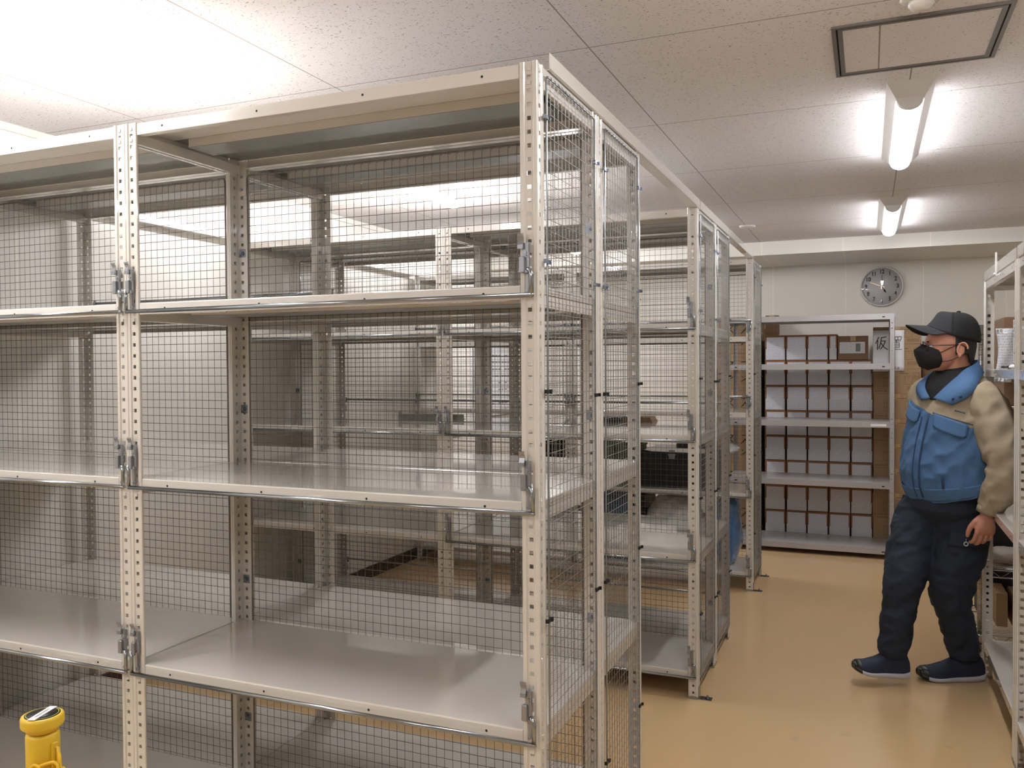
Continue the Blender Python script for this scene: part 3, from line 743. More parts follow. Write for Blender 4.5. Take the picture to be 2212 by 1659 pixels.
for q, ch in enumerate(([[(0, .9), (.4, 1), (.5, .6), (0, 0), (.6, 0)], ], [[(.6, 1), (.1, 1), (.1, .55), (.5, .5), (.5, .1), (0, 0)]], [[(0, .7), (.7, .7)], [(.35, 1), (.35, 0)], [(.1, .3), (.6, .3)]], [[(.1, .9), (.1, .1)], [(.1, .5), (.6, .8), (.6, .1)]], [[(0, .5), (.7, .5)], [(.3, .9), (.3, .2), (.6, 0)]], [[(.1, .8), (.6, .8), (.1, .1), (.7, .3)]], [[(.5, .8), (.1, .6), (.1, .2), (.5, .1), (.6, .5), (.5, .8)]])):
    for pts in ch: stroke([(ox + q * .024 + p[0] * s_ * .8, oz + p[1] * s_) for p in pts], .0028)
ink.build('lettering', M['ink'], t)

# ------------------------------------------------------------------ wall clock
t = empty('wall_clock', (.107, YB, 2.085), 0, 'round white wall clock with black numerals above the grey rack', 'clock')
TY = lambda p: (p[0], -p[2], p[1])
rad = .168
MB().lathe([(rad * .97, .002), (rad, .012), (rad, .026), (rad * .965, .032), (rad * .93, .030), (rad * .93, .020)], n=72, T=TY).build('case', M['white'], t)
MB().lathe([(rad * .93, .0195), (rad * .93, .021), (.001, .0212)], n=72, T=TY).build('dial', M['face'], t)
def text_mesh(txt, size, ext=.0004):
    cu = bpy.data.curves.new('txt', 'FONT'); cu.body = txt; cu.size = size; cu.align_x = 'CENTER'; cu.align_y = 'CENTER'; cu.extrude = ext; cu.offset = .0011
    o = bpy.data.objects.new('txt', cu); C.objects.link(o); dg = bpy.context.evaluated_depsgraph_get(); dg.update()
    me = bpy.data.meshes.new_from_object(o.evaluated_get(dg)); C.objects.unlink(o); bpy.data.objects.remove(o); return me
nb = MB()
for h in range(1, 13):
    a = R(90 - 30 * h); me = text_mesh(str(h), .043); rr = rad * .73
    vs = [(v.co.x * .9 + rr * math.cos(a), -.0222 - v.co.z, v.co.y * 1.15 + rr * math.sin(a)) for v in me.vertices]
    nb.add(vs, [tuple(p.vertices) for p in me.polygons])
nb.build('numerals', M['ink'], t)
def hand(name, ang, L, w_, m_, y, back=.02, blob=None):
    a = R(90 - ang); d = Vector((math.cos(a), 0, math.sin(a))); n_ = Vector((-d.z, 0, d.x)); mb = MB()
    mb.obox(d * (L - back) / 2 + Vector((0, y, 0)), d * (L + back) / 2, n_ * w_ / 2, Vector((0, .0006, 0)))
    if blob: mb.add([d * (blob - .018) + Vector((0, y - .001, 0)), d * blob + n_ * .008 + Vector((0, y - .001, 0)), d * (blob + .022) + Vector((0, y - .001, 0)), d * blob - n_ * .008 + Vector((0, y - .001, 0))], [(0, 1, 2, 3), (3, 2, 1, 0)])
    return mb.build(name, m_, t)
hand('hour_hand', 149, .062, .0035, M['ink'], -.0245, .012, .042); hand('minute_hand', 1.5, .098, .0035, M['ink'], -.0262); hand('second_hand', 292, .098, .003, M['gold'], -.028, .025)
gl = [(rad * .955 * math.sin(R(a)), .030 + .016 * (math.cos(R(a * 1.0)))) for a in range(90, -1, -6)]
gl = [(rad * .955, .031)] + [(rad * .955 * math.sin(R(90 * k / 12)), .031 + .014 * (1 - math.sin(R(90 * k / 12)) ** 2)) for k in range(11, 0, -1)] + [(.0008, .045)]
gm = MB().lathe(gl, n=72, T=TY); gm.f.pop(-2); gm.m.pop(-2); gm.sm.pop(-2); gm.build('glass_cover', M['glass'], t)

# ------------------------------------------------------------------ yellow chain stand
t = empty('chain_stand', (-1.212, .945, 0), 0, 'yellow plastic chain post with a black topped cap, bottom left corner', 'chain post'); t.scale = (.92, .92, 1.0135)
MB().lathe([(.16, 0), (.16, .02), (.14, .05), (.05, .085), (.04, .10)], n=40).build('base', M['yellow'], t)
MB().lathe([(.0245, .08), (.0245, .75), (.0265, .752), (.0265, .764), (.0245, .766), (.0265, .772), (.0268, .838), (.0255, .843)], n=36).lathe([(.0285, .745), (.0295, .748), (.0295, .754), (.0285, .757)], n=36).build('pole', M['yellow'], t)
cp = MB().lathe([(.0255, .846), (.0265, .849), (.0330, .8535), (.0343, .856), (.0343, .866), (.0328, .870), (.0290, .8708)], n=48)
cp.build('cap', M['yellow'], t)
MB().lathe([(.0282, .8700), (.0280, .8714), (.0006, .8714)], n=48).build('cap_disc', M['stick'], t)
rg = MB(); nn = 64
for k in range(nn):
    a0, a1 = 2 * PI * k / nn, 2 * PI * (k + 1) / nn
    rg.add([(r_ * math.cos(a), r_ * math.sin(a), .8719) for r_, a in ((.0248, a0), (.0262, a0), (.0262, a1), (.0248, a1))], [(0, 1, 2, 3)])
rg.build('printed_ring', M['ring'], t)
lb = MB(); d = Vector((math.cos(R(106)), math.sin(R(106)), 0)); n_ = Vector((-d.y, d.x, 0))
lb.obox((0, 0, .8722), d * .030, n_ * .0068, (0, 0, .0003)); lbo = lb.build('name_label', M['paper'], t)
lt = MB()
for k in range(9):
    c_ = d * (-.016 + k * .004) + Vector((0, 0, .8727)); s1 = .0013
    lt.obox(c_ + n_ * .001, d * s1, n_ * .0005, (0, 0, .0001)); lt.obox(c_ - n_ * .0012, d * s1 * .8, n_ * .0005, (0, 0, .0001)); lt.obox(c_, d * .0003, n_ * .002, (0, 0, .0001))
lt.build('label_print', M['slate'], lbo)
hk = MB(); hk.cbox(.024, .033, -.006, .006, .785, .832, .002); hk.tube([(.030, 0, .823), (.038, -.001, .824), (.040, -.001, .80), (.034, -.001, .79)], .003, 8)
hk.build('chain_hook', M['yellow'], t)
MB().cbox(-.032, -.024, -.006, .006, .762, .790, .002).build('chain_hook', M['yellow'], t)
def linkring(mb, c, d, n_, L=.021, w_=.0105, r_=.0027):
    c = Vector(c); d = Vector(d).normalized(); n_ = Vector(n_).normalized(); pts = []
    for k in range(16):
        a = 2 * PI * k / 16; x, y = math.cos(a), math.sin(a)
        pts.append(c + d * (x * w_ + math.copysign(L - w_, x) * (1 if abs(x) > .1 else 0)) + n_ * y * w_)
    mb.tube(pts, r_, 8, 0, True, closed=True)
ch = MB(); p0 = Vector((.044, -.004, .806)); pr_ = p0
path = [(.047, -.006, .790), (.060, -.010, .765), (.070, -.014, .735), (.078, -.018, .70), (.086, -.022, .66)]
for k, p in enumerate(path):
    d = (Vector(p) - pr_); linkring(ch, (Vector(p) + pr_) / 2, d, Vector((0, 1, .2)) if k % 2 else Vector((.8, -.5, .5)), max(.018, d.length * .62)); pr_ = Vector(p)
for k, (c0, d0) in enumerate((((.022, -.030, .782), (.3, -.1, -1)), ((.012, -.034, .752), (.1, 0, -1)), ((.036, -.022, .795), (1, .3, .35)))):
    linkring(ch, c0, d0, Vector((1, .2, .1)) if k != 2 else Vector((-.3, 0, 1)), .022)
ch.build('chain', M['yellow2'], t)

# ------------------------------------------------------------------ things on the last and middle rows
def crate(name, loc, w_, d_, h_, m_, label, cat, rim=.012):
    t = empty(name, loc, 0, label, cat); mb = MB(); th = .004
    mb.box(0, w_, 0, th, 0, h_); mb.box(0, w_, d_ - th, d_, 0, h_); mb.box(0, th, th, d_ - th, 0, h_); mb.box(w_ - th, w_, th, d_ - th, 0, h_); mb.box(th, w_ - th, th, d_ - th, 0, th)
    for k in range(5): x = w_ * (k + .5) / 5; mb.box(x - .003, x + .003, -.003, 0, .01, h_ - .03)
    mb.build('body', m_, t)
    mb = MB(); mb.box(-.006, w_ + .006, -.006, 0, h_ - rim, h_); mb.box(-.006, w_ + .006, d_, d_ + .006, h_ - rim, h_); mb.box(-.006, 0, 0, d_, h_ - rim, h_); mb.box(w_, w_ + .006, 0, d_, h_ - rim, h_)
    mb.build('rim', m_, t); return t
crate('storage_crate', (-1.80, 5.60, TIERS[2]), .20, .30, .29, M['green'], 'dark green crate on the third shelf of the last row, left one', 'crate')
crate('storage_crate', (-1.575, 5.60, TIERS[2]), .13, .30, .27, M['green'], 'narrow dark green crate on the last row beside a black crate', 'crate')
crate('storage_crate', (-1.42, 5.60, TIERS[2]), .50, .30, .235, M['black'], 'large black crate on the last row under a white tray', 'crate')
crate('storage_crate', (-2.17, 5.62, TIERS[2]), .20, .28, .27, M['black'], 'black crate on the last row in the left wall bay', 'crate')
t = empty('plastic_tray', (-1.39, 5.60, TIERS[2] + .236), 0, 'white plastic tray with a grey buckle lying on the large black crate', 'tray')
MB().prism([(0, .012), (.05, .002), (.42, 0), (.44, .02), (.40, .028), (.04, .028)], 0, .22, 'y').build('tray_body', M['white'], t)
MB().box(.17, .21, -.006, -.001, -.045, .015).box(.165, .215, -.01, -.006, -.02, -.01).build('buckle', M['slate'], t)
MB().box(.22, .42, 0, .20, .029, .060).build('handset', M['black'], t)
crate('storage_bin', (-1.80, 5.58, TIERS[3]), .33, .30, .475, M['bluebox'], 'dark blue bin on the lowest shelf of the last row', 'bin')
crate('storage_crate', (-1.462, 5.62, TIERS[3]), .075, .30, .44, M['black'], 'narrow black crate between the blue bin and the clear bag, last row', 'crate')
def blob(name, c, rx, ry, rz, m_, label, cat, amp=.2, seed=0):
    mb = MB(); vs = []; n, m = 28, 18
    for i in range(m + 1):
        tt = -PI / 2 + PI * i / m
        for k in range(n):
            a = 2 * PI * k / n; dx, dy, dz = math.cos(tt) * math.cos(a), math.cos(tt) * math.sin(a), math.sin(tt)
            q = 1 + amp * noise.noise(Vector((dx * 2.2 + seed, dy * 2.2, dz * 2.2))) + amp * .4 * noise.noise(Vector((dx * 7 + seed, dy * 7, dz * 7)))
            sq = lambda v: math.copysign(abs(v) ** .75, v)
            vs.append((sq(dx) * rx * q, sq(dy) * ry * q, max(0, rz + sq(dz) * rz * q)))
    fs = [(i * n + k, i * n + (k + 1) % n, (i + 1) * n + (k + 1) % n, (i + 1) * n + k) for i in range(m) for k in range(n)]
    mb.add(vs, fs, 0, True); o = mb.build(name, m_, None, c); return tag(o, label, cat)
blob('plastic_bag', (-1.19, 5.70, TIERS[3] + .001), .19, .12, .225, M['bag'], 'bulging clear plastic bag on the lowest shelf of the last row', 'bag', .16, 1)
blob('plastic_bag', (-.86, 5.72, TIERS[3] + .001), .09, .12, .24, M['bagblue'], 'blue plastic bag beside the clear bag on the last row', 'bag', .16, 5)
blob('plastic_bag', (-.84, 5.70, TIERS[2] + .236), .055, .07, .03, M['bag'], 'small crumpled clear bag on the large black crate', 'bag', .25, 9)
tag(MB().prism([(-.02, 0), (.155, 0), (.14, .028), (.02, .028)], 0, .12, 'y').build('cardboard_scrap', M['card2'], None, (-1.195, 4.38, TIERS[1])), 'folded brown cardboard scrap at the back of the middle row shelf', 'cardboard')
tag(MB().cbox(0, .13, 0, .16, 0, .026, .004).build('plastic_case', M['black'], None, (-1.345, 4.36, TIERS[1])), 'flat black case lying on the middle row shelf', 'case')
for k, (x, y) in enumerate(((-2.50, 4.28), (-2.42, 4.34))):
    mb = MB(); mb.box(0, .30, 0, .0018, 0, .03); mb.box(0, .30, .0018, .022, 0, .0018); mb.box(-.012, 0, -.001, .014, -.0, .045)
    tag(mb.build('loose_bracket', M['galv'], None, (x, y, TIERS[1])), ('loose metal shelf arm lying in front on the middle row shelf', 'loose metal shelf arm lying behind its twin on the middle row shelf')[k], 'metal bracket')
# board with notes on the left wall
t = empty('notice_board', (XL, 6.55, .98), 0, 'white notice board with notes on the left wall near the back', 'notice board')
MB().box(0, .012, 0, .86, 0, .64).build('board', M['paper'], t)
MB().box(.012, .018, 0, .012, 0, .64).box(.012, .018, .848, .86, 0, .64).box(.012, .018, .012, .848, 0, .012).box(.012, .018, .012, .848, .628, .64).build('frame', M['alu'], t)
nt_ = MB()
for i in range(9):
    for j in range(11):
        if random.random() < .75: nt_.box(.012, .0128, .06 + j * .07, .10 + j * .07 + random.random() * .015, .05 + i * .062, .062 + i * .062)
nt_.build('handwriting', M['slate'], t)
for nm, cc, y, z in (('magnet', (.16, .40, .20), .055, .43), ('magnet', (.72, .62, .15), .055, .36), ('magnet', (.60, .14, .14), .80, .24), ('magnet', (.12, .16, .25), .055, .30)):
    MB().box(.018, .026, y, y + .04, z, z + .022).build('magnet', mat('magnet', cc, .4), t)

# ------------------------------------------------------------------ wire rack and goods at the right
t = empty('wire_rack', (.51, 4.71, 0), 0, 'chrome wire rack standing behind the man beside the cream shelf', 'rack')
for x in (0, .45):
    for y in (0, .55):
        mb = MB().tube([(x, y, .02), (x, y, 1.62)], .0125, 14)
        for k in range(62): mb.tube([(x, y, .05 + k * .025), (x, y, .052 + k * .025)], .0134, 12)
        mb.lathe([(.018, 0), (.018, .006), (.008, .008), (.008, .02)], x, y, 14); mb.build('post', M['chrome'], t)
def wshelf():
    mb = MB(); w_, d_ = .45, .55
    for z in (0, -.035):
        for a, b in (((0, 0), (w_, 0)), ((0, d_), (w_, d_)), ((0, 0), (0, d_)), ((w_, 0), (w_, d_))): mb.tube([(a[0], a[1], z), (b[0], b[1], z)], .0032, 6)
    for k in range(1, 22): mb.tube([(.001, d_ * k / 22, .003), (w_ - .001, d_ * k / 22, .003)], .0016, 5)
    for y in (0, d_):
        pts = [(w_ * k / 10, y, 0 if k % 2 else -.035) for k in range(11)]; mb.tube(pts, .0022, 5)
    for x in (0, w_):
        pts = [(x, d_ * k / 12, 0 if k % 2 else -.035) for k in range(13)]; mb.tube(pts, .0022, 5)
    for x in (0, w_):
        for y in (0, d_): mb.lathe([(.018, -.04), (.02, -.002), (.016, .004)], x, y, 14)
    return mb.mesh('wire_shelf', [M['chrome']])
ws = wshelf()
for z in (.10, .422, .82, 1.22): link('wire_shelf', ws, t, (0, 0, z))
carton((.612, 4.74, 1.227), .32, .40, .43, 'brown carton on the wire rack with hanging papers in front', None, 0, 0, M['card2'])
G = [[(.0 + .075 * j / 5 + .012 * math.sin(i * .5), .006 * math.sin(j * 1.1 + i * .7), -.26 * i / 8) for j in range(6)] for i in range(9)]
tag(MB().grid(G, 0, True, .0005).build('hanging_paper', M['label2'], None, (.568, 4.68, 1.60)), 'long printed white paper hanging above the shelf behind the cable', 'paper')
G = [[(.0 + .055 * j / 5, .006 * math.sin(j * 1.4 + i * .5), -.24 * i / 8 - .03 * j / 5) for j in range(6)] for i in range(9)]
tag(MB().grid(G, 0, True, .0005).build('hanging_paper', M['paper'], None, (.640, 4.66, 1.64)), 'blank white paper hanging at the right behind the shelf post', 'paper')
tag(MB().tube([(.56, 4.20, 1.4155), (.575, 4.17, 1.418), (.585, 4.14, 1.44), (.575, 4.12, 1.475), (.59, 4.11, 1.50), (.60, 4.12, 1.46), (.605, 4.15, 1.42), (.64, 4.14, 1.4155)], .0075, 10).tube([(.535, 4.22, 1.4155), (.56, 4.20, 1.4155)], .004, 8).build('power_cable', M['black']), 'black cable curled up on the upper shelf at the right', 'cable')
blob('white_pouch', (.572, 4.02, 1.409), .035, .03, .009, M['paper'], 'small white pouch on the upper shelf beside the cable', 'pouch', .1, 3)
tag(MB().cbox(.68, .90, 3.62, 4.06, .816, 1.30, .02).build('black_case', M['black']), 'tall black case on the middle shelf at the right edge', 'case')
t = empty('wrapped_pack', (.572, 3.56, .1765), 0, 'shiny plastic wrapped pack on the bottom shelf at the right', 'wrapped pack')
mb = MB(); G = []
for i in range(13):
    row = []
    for k in range(36):
        a = 2 * PI * k / 36; sq = lambda v: math.copysign(abs(v) ** .35, v)
        q = 1 + .03 * noise.noise(Vector((math.cos(a) * 3, math.sin(a) * 3, i * .6)))
        row.append((.155 + .155 * sq(math.cos(a)) * q, .27 + .27 * sq(math.sin(a)) * q, .54 * i / 12))
    G.append(row)
mb.grid(G, 0, True, 0, True); o_ = len(mb.v); mb.f.append(tuple(range(12 * 36, 13 * 36))); mb.m.append(0); mb.sm.append(False); mb.f.append(tuple(range(35, -1, -1))); mb.m.append(0); mb.sm.append(False)
mb.build('wrapping', M['wrap'], t)
blob('folded_cloth', (.66, 4.90, .4275), .10, .10, .035, M['cloth'], 'folded pale grey cloth on the wire rack', 'cloth', .12, 2)
carton((.60, 4.86, .106), .05, .22, .17, 'thin brown carton standing on the bottom of the wire rack, left one', None, 0, 0, M['card'], False)
carton((.675, 4.86, .106), .05, .22, .16, 'thin brown carton standing on the bottom of the wire rack, right one', None, 0, 0, M['card'], False)
crate('storage_crate', (.54, 5.12, .106), .36, .12, .25, M['black'], 'black crate at the back of the wire rack bottom', 'crate')
tag(MB().cbox(.56, .90, 5.03, 5.22, .4275, .70, .01).build('black_case', M['black']), 'black case behind the cloth on the wire rack', 'case')

# ------------------------------------------------------------------ the man
def frame(psi):
    p = R(psi); return Vector((math.cos(p), -math.sin(p), 0)), Vector((-math.sin(p), -math.cos(p), 0))   # his left, his front
def cr(keys, t):
    """Catmull-Rom through a list of equal-length tuples, t in 0..1"""
    n = len(keys) - 1; x = t * n; i = min(int(x), n - 1); u = x - i
    a, b, c, d = keys[max(i - 1, 0)], keys[i], keys[i + 1], keys[min(i + 2, n)]
    return tuple(.5 * ((2 * q) + (-p + r) * u + (2 * p - 5 * q + 4 * r - s) * u * u + (-p + 3 * q - 3 * r + s) * u ** 3) for p, q, r, s in zip(a, b, c, d))
def limb(mb, keys, seg=24, n=20, wr=0, wf=1.0, seed=0, caps=True, mi=0):
    """keys: (x,y,z,r)"""
    pts = [cr(keys, i / seg) for i in range(seg + 1)]
    P_ = [Vector(p[:3]) for p in pts]; o = len(mb.v)
    mb.tube(P_, [p[3] for p in pts], n, mi, True, caps)
    if wr:
        for i in range(o, len(mb.v)):
            v = Vector(mb.v[i]); r_ = min(seg, (i - o) // n); dd = v - P_[r_]
            q = noise.noise(Vector((v.x * 11 + seed, v.y * 11 + v.z * 5, v.z * 17 * wf - v.x * 8))) + .4 * noise.noise(Vector((v.x * 22, v.y * 22 + seed, v.z * 32 * wf + v.x * 14)))
            q = -abs(q) * 1.5 + .35
            mb.v[i] = tuple(v + dd.normalized() * q * wr)
def remesh(mb, name, m_, vox, parent=None, smooth=2):
    o = mb.build(name, m_, None)
    md = o.modifiers.new('r', 'REMESH'); md.mode = 'VOXEL'; md.voxel_size = vox; md.use_smooth_shade = True
    sm = o.modifiers.new('s', 'SMOOTH'); sm.iterations = smooth; sm.factor = .5
    dg = bpy.context.evaluated_depsgraph_get(); dg.update()
    me = bpy.data.meshes.new_from_object(o.evaluated_get(dg)); o.modifiers.clear(); o.data = me
    me.polygons.foreach_set('use_smooth', [True] * len(me.polygons))
    if parent is not None: o.parent = parent
    return o
lT, fT = frame(45); lH, fH = frame(80)
HC = Vector((.322, 4.19, 0))
def hp(f, l, z): return HC + fH * f + lH * l + Vector((0, 0, z))
TK = [(0.342, 4.20, .800, .165, .125), (0.340, 4.20, .835, .190, .148), (0.332, 4.20, .90, .204, .160), (0.328, 4.20, .99, .204, .158), (0.332, 4.20, 1.10, .200, .148),
      (0.342, 4.20, 1.20, .195, .134), (0.352, 4.20, 1.27, .190, .124), (0.353, 4.205, 1.325, .172, .112), (0.359, 4.21, 1.37, .122, .092), (.362, 4.21, 1.40, .080, .072)]
def tp(phi, z, off=0.0, wr=0.0):
    """point on the jacket surface; phi from the front toward his left"""
    zs = [k[2] for k in TK]; i = 0
    while i < len(zs) - 2 and z > zs[i + 1]: i += 1
    u = (z - zs[i]) / (zs[i + 1] - zs[i]); n = len(TK) - 1; k = cr(TK, (i + u) / n)
    e = .92; c_, s_ = math.cos(phi), math.sin(phi); sp = lambda v: math.copysign(abs(v) ** e, v)
    belly = 1 + .05 * max(0, c_) * math.exp(-((z - .95) / .12) ** 2)
    p = Vector((k[0], k[1], 0)) + lT * (k[3] + off) * sp(s_) + fT * (k[4] + off) * sp(c_) * belly; p.z = z
    if wr:
        q = noise.noise(Vector((phi * .9 + z * 3, z * 8 - phi * 2.2, 3.1))) + .35 * noise.noise(Vector((phi * 2.4 - z * 4, z * 17 + phi * 3, 9.0)))
        q2 = -abs(q) * 1.7 + .42; k_ = 1.0 if z < 1.3 else max(0, (1.38 - z) / .08)
        hem = -1.0 * math.exp(-((z - .845) / .006) ** 2)
        d = (lT * s_ + fT * c_); p += d * (q2 * .013 * k_ + hem * .006) * wr
    return p
# body: one continuous skin mesh (head, neck, torso, arms, hands, legs)
b = MB()
# head
HK = [(.045, .020, 1.402, .0, .0)]
hk_ = [(.040, 1.400, .030, .026), (.036, 1.410, .048, .040), (.022, 1.432, .068, .054), (.008, 1.465, .084, .064), (-.006, 1.50, .094, .071), (-.014, 1.54, .101, .075), (-.024, 1.575, .092, .072), (-.034, 1.605, .070, .058), (-.040, 1.630, .040, .034)]
G = []
for i in range(25):
    k = cr(hk_, i / 24); row = []
    for j in range(28):
        a = 2 * PI * j / 28; row.append(hp(k[0] + k[2] * math.cos(a), k[3] * math.sin(a), k[1]))
    G.append(row)
o_ = len(b.v); b.grid(G, 0, True, 0, True); b.f.append(tuple(o_ + j for j in range(27, -1, -1))); b.m.append(0); b.sm.append(False); b.f.append(tuple(o_ + 24 * 28 + j for j in range(28))); b.m.append(0); b.sm.append(False)
ax = (fH, lH, Vector((0, 0, 1)))
b.ell(hp(.092, 0, 1.475), .022, .013, .018, axes=ax); b.ell(hp(.090, 0, 1.497), .010, .008, .020, axes=ax)   # nose and bridge
b.ell(hp(.078, 0, 1.527), .014, .045, .010, 16, 8, axes=ax)                                                      # brow
for s in (1, -1):
    b.ell(hp(.062, s * .045, 1.478), .022, .016, .018, axes=ax)                                                # cheek
    e1 = (fH * .96 - lH * s * .28).normalized(); e2 = (lH * s * .96 + fH * .28).normalized()                     # ear
    ec = hp(-.040, s * .078, 1.492)
    pts = [ec + fH * (.019 * math.cos(R(a)) - .002 * math.sin(R(a))) + Vector((0, 0, .030 * math.sin(R(a)))) + lH * s * (.006 - .006 * math.cos(R(a))) for a in range(-80, 200, 20)]
    b.tube(pts, .0048, 8); b.ell(ec + lH * s * -.002, .014, .005, .024, axes=(fH, lH, Vector((0, 0, 1)))); b.ell(ec + fH * .010 - Vector((0, 0, .027)), .009, .0055, .010, axes=ax)
    b.ell(ec + fH * .018 - Vector((0, 0, .002)), .006, .005, .007, axes=ax)
# neck, torso
limb(b, [(.375, 4.215, 1.30, .075), (.368, 4.21, 1.36, .064), (.358, 4.205, 1.42, .060), (.350, 4.20, 1.47, .062)], 10, 20)
G = []
for i in range(22):
    z = .78 + (1.375 - .78) * i / 21; row = []
    for j in range(24): row.append(tp(2 * PI * j / 24, max(z, .802), -.020 - .035 * max(0, min(1, (1.0 - z) / .08))))
    for r_ in row: r_.z = z
    G.append(row)
o_ = len(b.v); b.grid(G, 0, True, 0, True); b.f.append(tuple(o_ + j for j in range(23, -1, -1))); b.m.append(0); b.sm.append(False); b.f.append(tuple(o_ + 21 * 24 + j for j in range(24))); b.m.append(0); b.sm.append(False)
# arms
AL = [(.438, 4.115, 1.305), (.498, 4.045, 1.16), (.536, 4.00, 1.005), (.505, 4.005, .905), (.462, 4.02, .812)]
AR = [(.246, 4.305, 1.305), (.252, 4.37, 1.16), (.262, 4.39, 1.01), (.235, 4.34, .90), (.215, 4.30, .80)]
for A in (AL, AR): limb(b, [A[0] + (.052,), A[1] + (.046,), A[2] + (.040,), A[3] + (.036,), A[4] + (.027,)], 20, 16)
def hand_mesh(b, wr, dn, ac, nm, thumb=-1):
    """dn: wrist to knuckles, ac: across towards the little finger, nm: out of the back of the hand"""
    wr, dn, ac, nm = Vector(wr), Vector(dn).normalized(), Vector(ac).normalized(), Vector(nm).normalized()
    def q(d, a, n_): return wr + dn * d + ac * a + nm * n_
    G = []
    for d, hw, th, off in ((-.015, .026, .021, 0), (.008, .027, .020, 0), (.028, .034, .019, .002), (.052, .041, .019, .004), (.072, .043, .016, .004), (.083, .040, .012, .002)):
        G.append([q(d, hw * math.copysign(abs(math.cos(2 * PI * j / 20)) ** .75, math.cos(2 * PI * j / 20)), off + th * math.sin(2 * PI * j / 20)) for j in range(20)])
    o = len(b.v); b.grid(G, 0, True, 0, True); b.f.append(tuple(o + j for j in range(19, -1, -1))); b.m.append(0); b.sm.append(False); b.f.append(tuple(o + 100 + j for j in range(20))); b.m.append(0); b.sm.append(False)
    for k, (a0, L, r_) in enumerate(((-.031, .070, .0092), (-.0105, .077, .0095), (.0105, .071, .0092), (.031, .056, .0080))):
        bend = (.28, .22, .26, .34)[k]; p = q(.074, a0, .003); pts = [q(.060, a0 * .95, .003), p]; ang = bend
        for seg_, fr in enumerate((.46, .30, .24)):
            d_ = (dn * math.cos(ang) - nm * math.sin(ang) + ac * (a0 * 1.6)).normalized(); p = p + d_ * L * fr; pts.append(p.copy()); ang += (.55, .50, .3)[seg_]
        b.tube(pts, [r_ * 1.12, r_ * 1.1, r_ * 1.05, r_ * .96, r_ * .80], 10); b.ell(pts[-1], r_ * .78, r_ * .78, r_ * .78, 10, 6); b.ell(pts[1] + nm * .003, r_ * 1.15, r_ * 1.15, r_ * 1.1, 10, 6); b.ell(pts[2], r_ * 1.08, r_ * 1.08, r_ * 1.08, 10, 6)
    s = thumb
    tpnt = [q(.012, s * .020, -.004), q(.032, s * .040, -.008), q(.054, s * .053, -.014), q(.076, s * .056, -.020), q(.092, s * .054, -.026)]
    b.tube(tpnt, [.014, .0135, .0112, .0102, .0085], 10); b.ell(tpnt[-1], .0085, .0085, .0085, 10, 6)
hand_mesh(b, (.459, 4.018, .800), (-.12, -.02, -1), (.93, .36, 0), (.36, -.93, .05), -1)
hand_mesh(b, (.213, 4.297, .785), (-.05, -.05, -1), (-.6, .8, 0), (-.8, -.6, 0), -1)
# legs
LR = [(.250, 4.245, .80, .10), (.215, 4.235, .72, .098), (.175, 4.19, .60, .082), (.148, 4.135, .46, .062), (.122, 4.13, .31, .056), (.106, 4.135, .15, .042), (.104, 4.135, .085, .042)]
LL = [(.385, 4.185, .80, .10), (.385, 4.185, .72, .10), (.365, 4.18, .59, .088), (.342, 4.20, .42, .064), (.368, 4.25, .28, .058), (.400, 4.298, .13, .042), (.402, 4.300, .07, .042)]
limb(b, [k[:3] + (k[3] - .012,) for k in LR], 26, 18); limb(b, [k[:3] + (k[3] - .012,) for k in LL], 26, 18)
man = remesh(b, 'person', M['skin'], .0038, None, 3)
tag(man, 'man in black cap and face mask, blue and beige jacket, navy trousers, by the shelf', 'person')

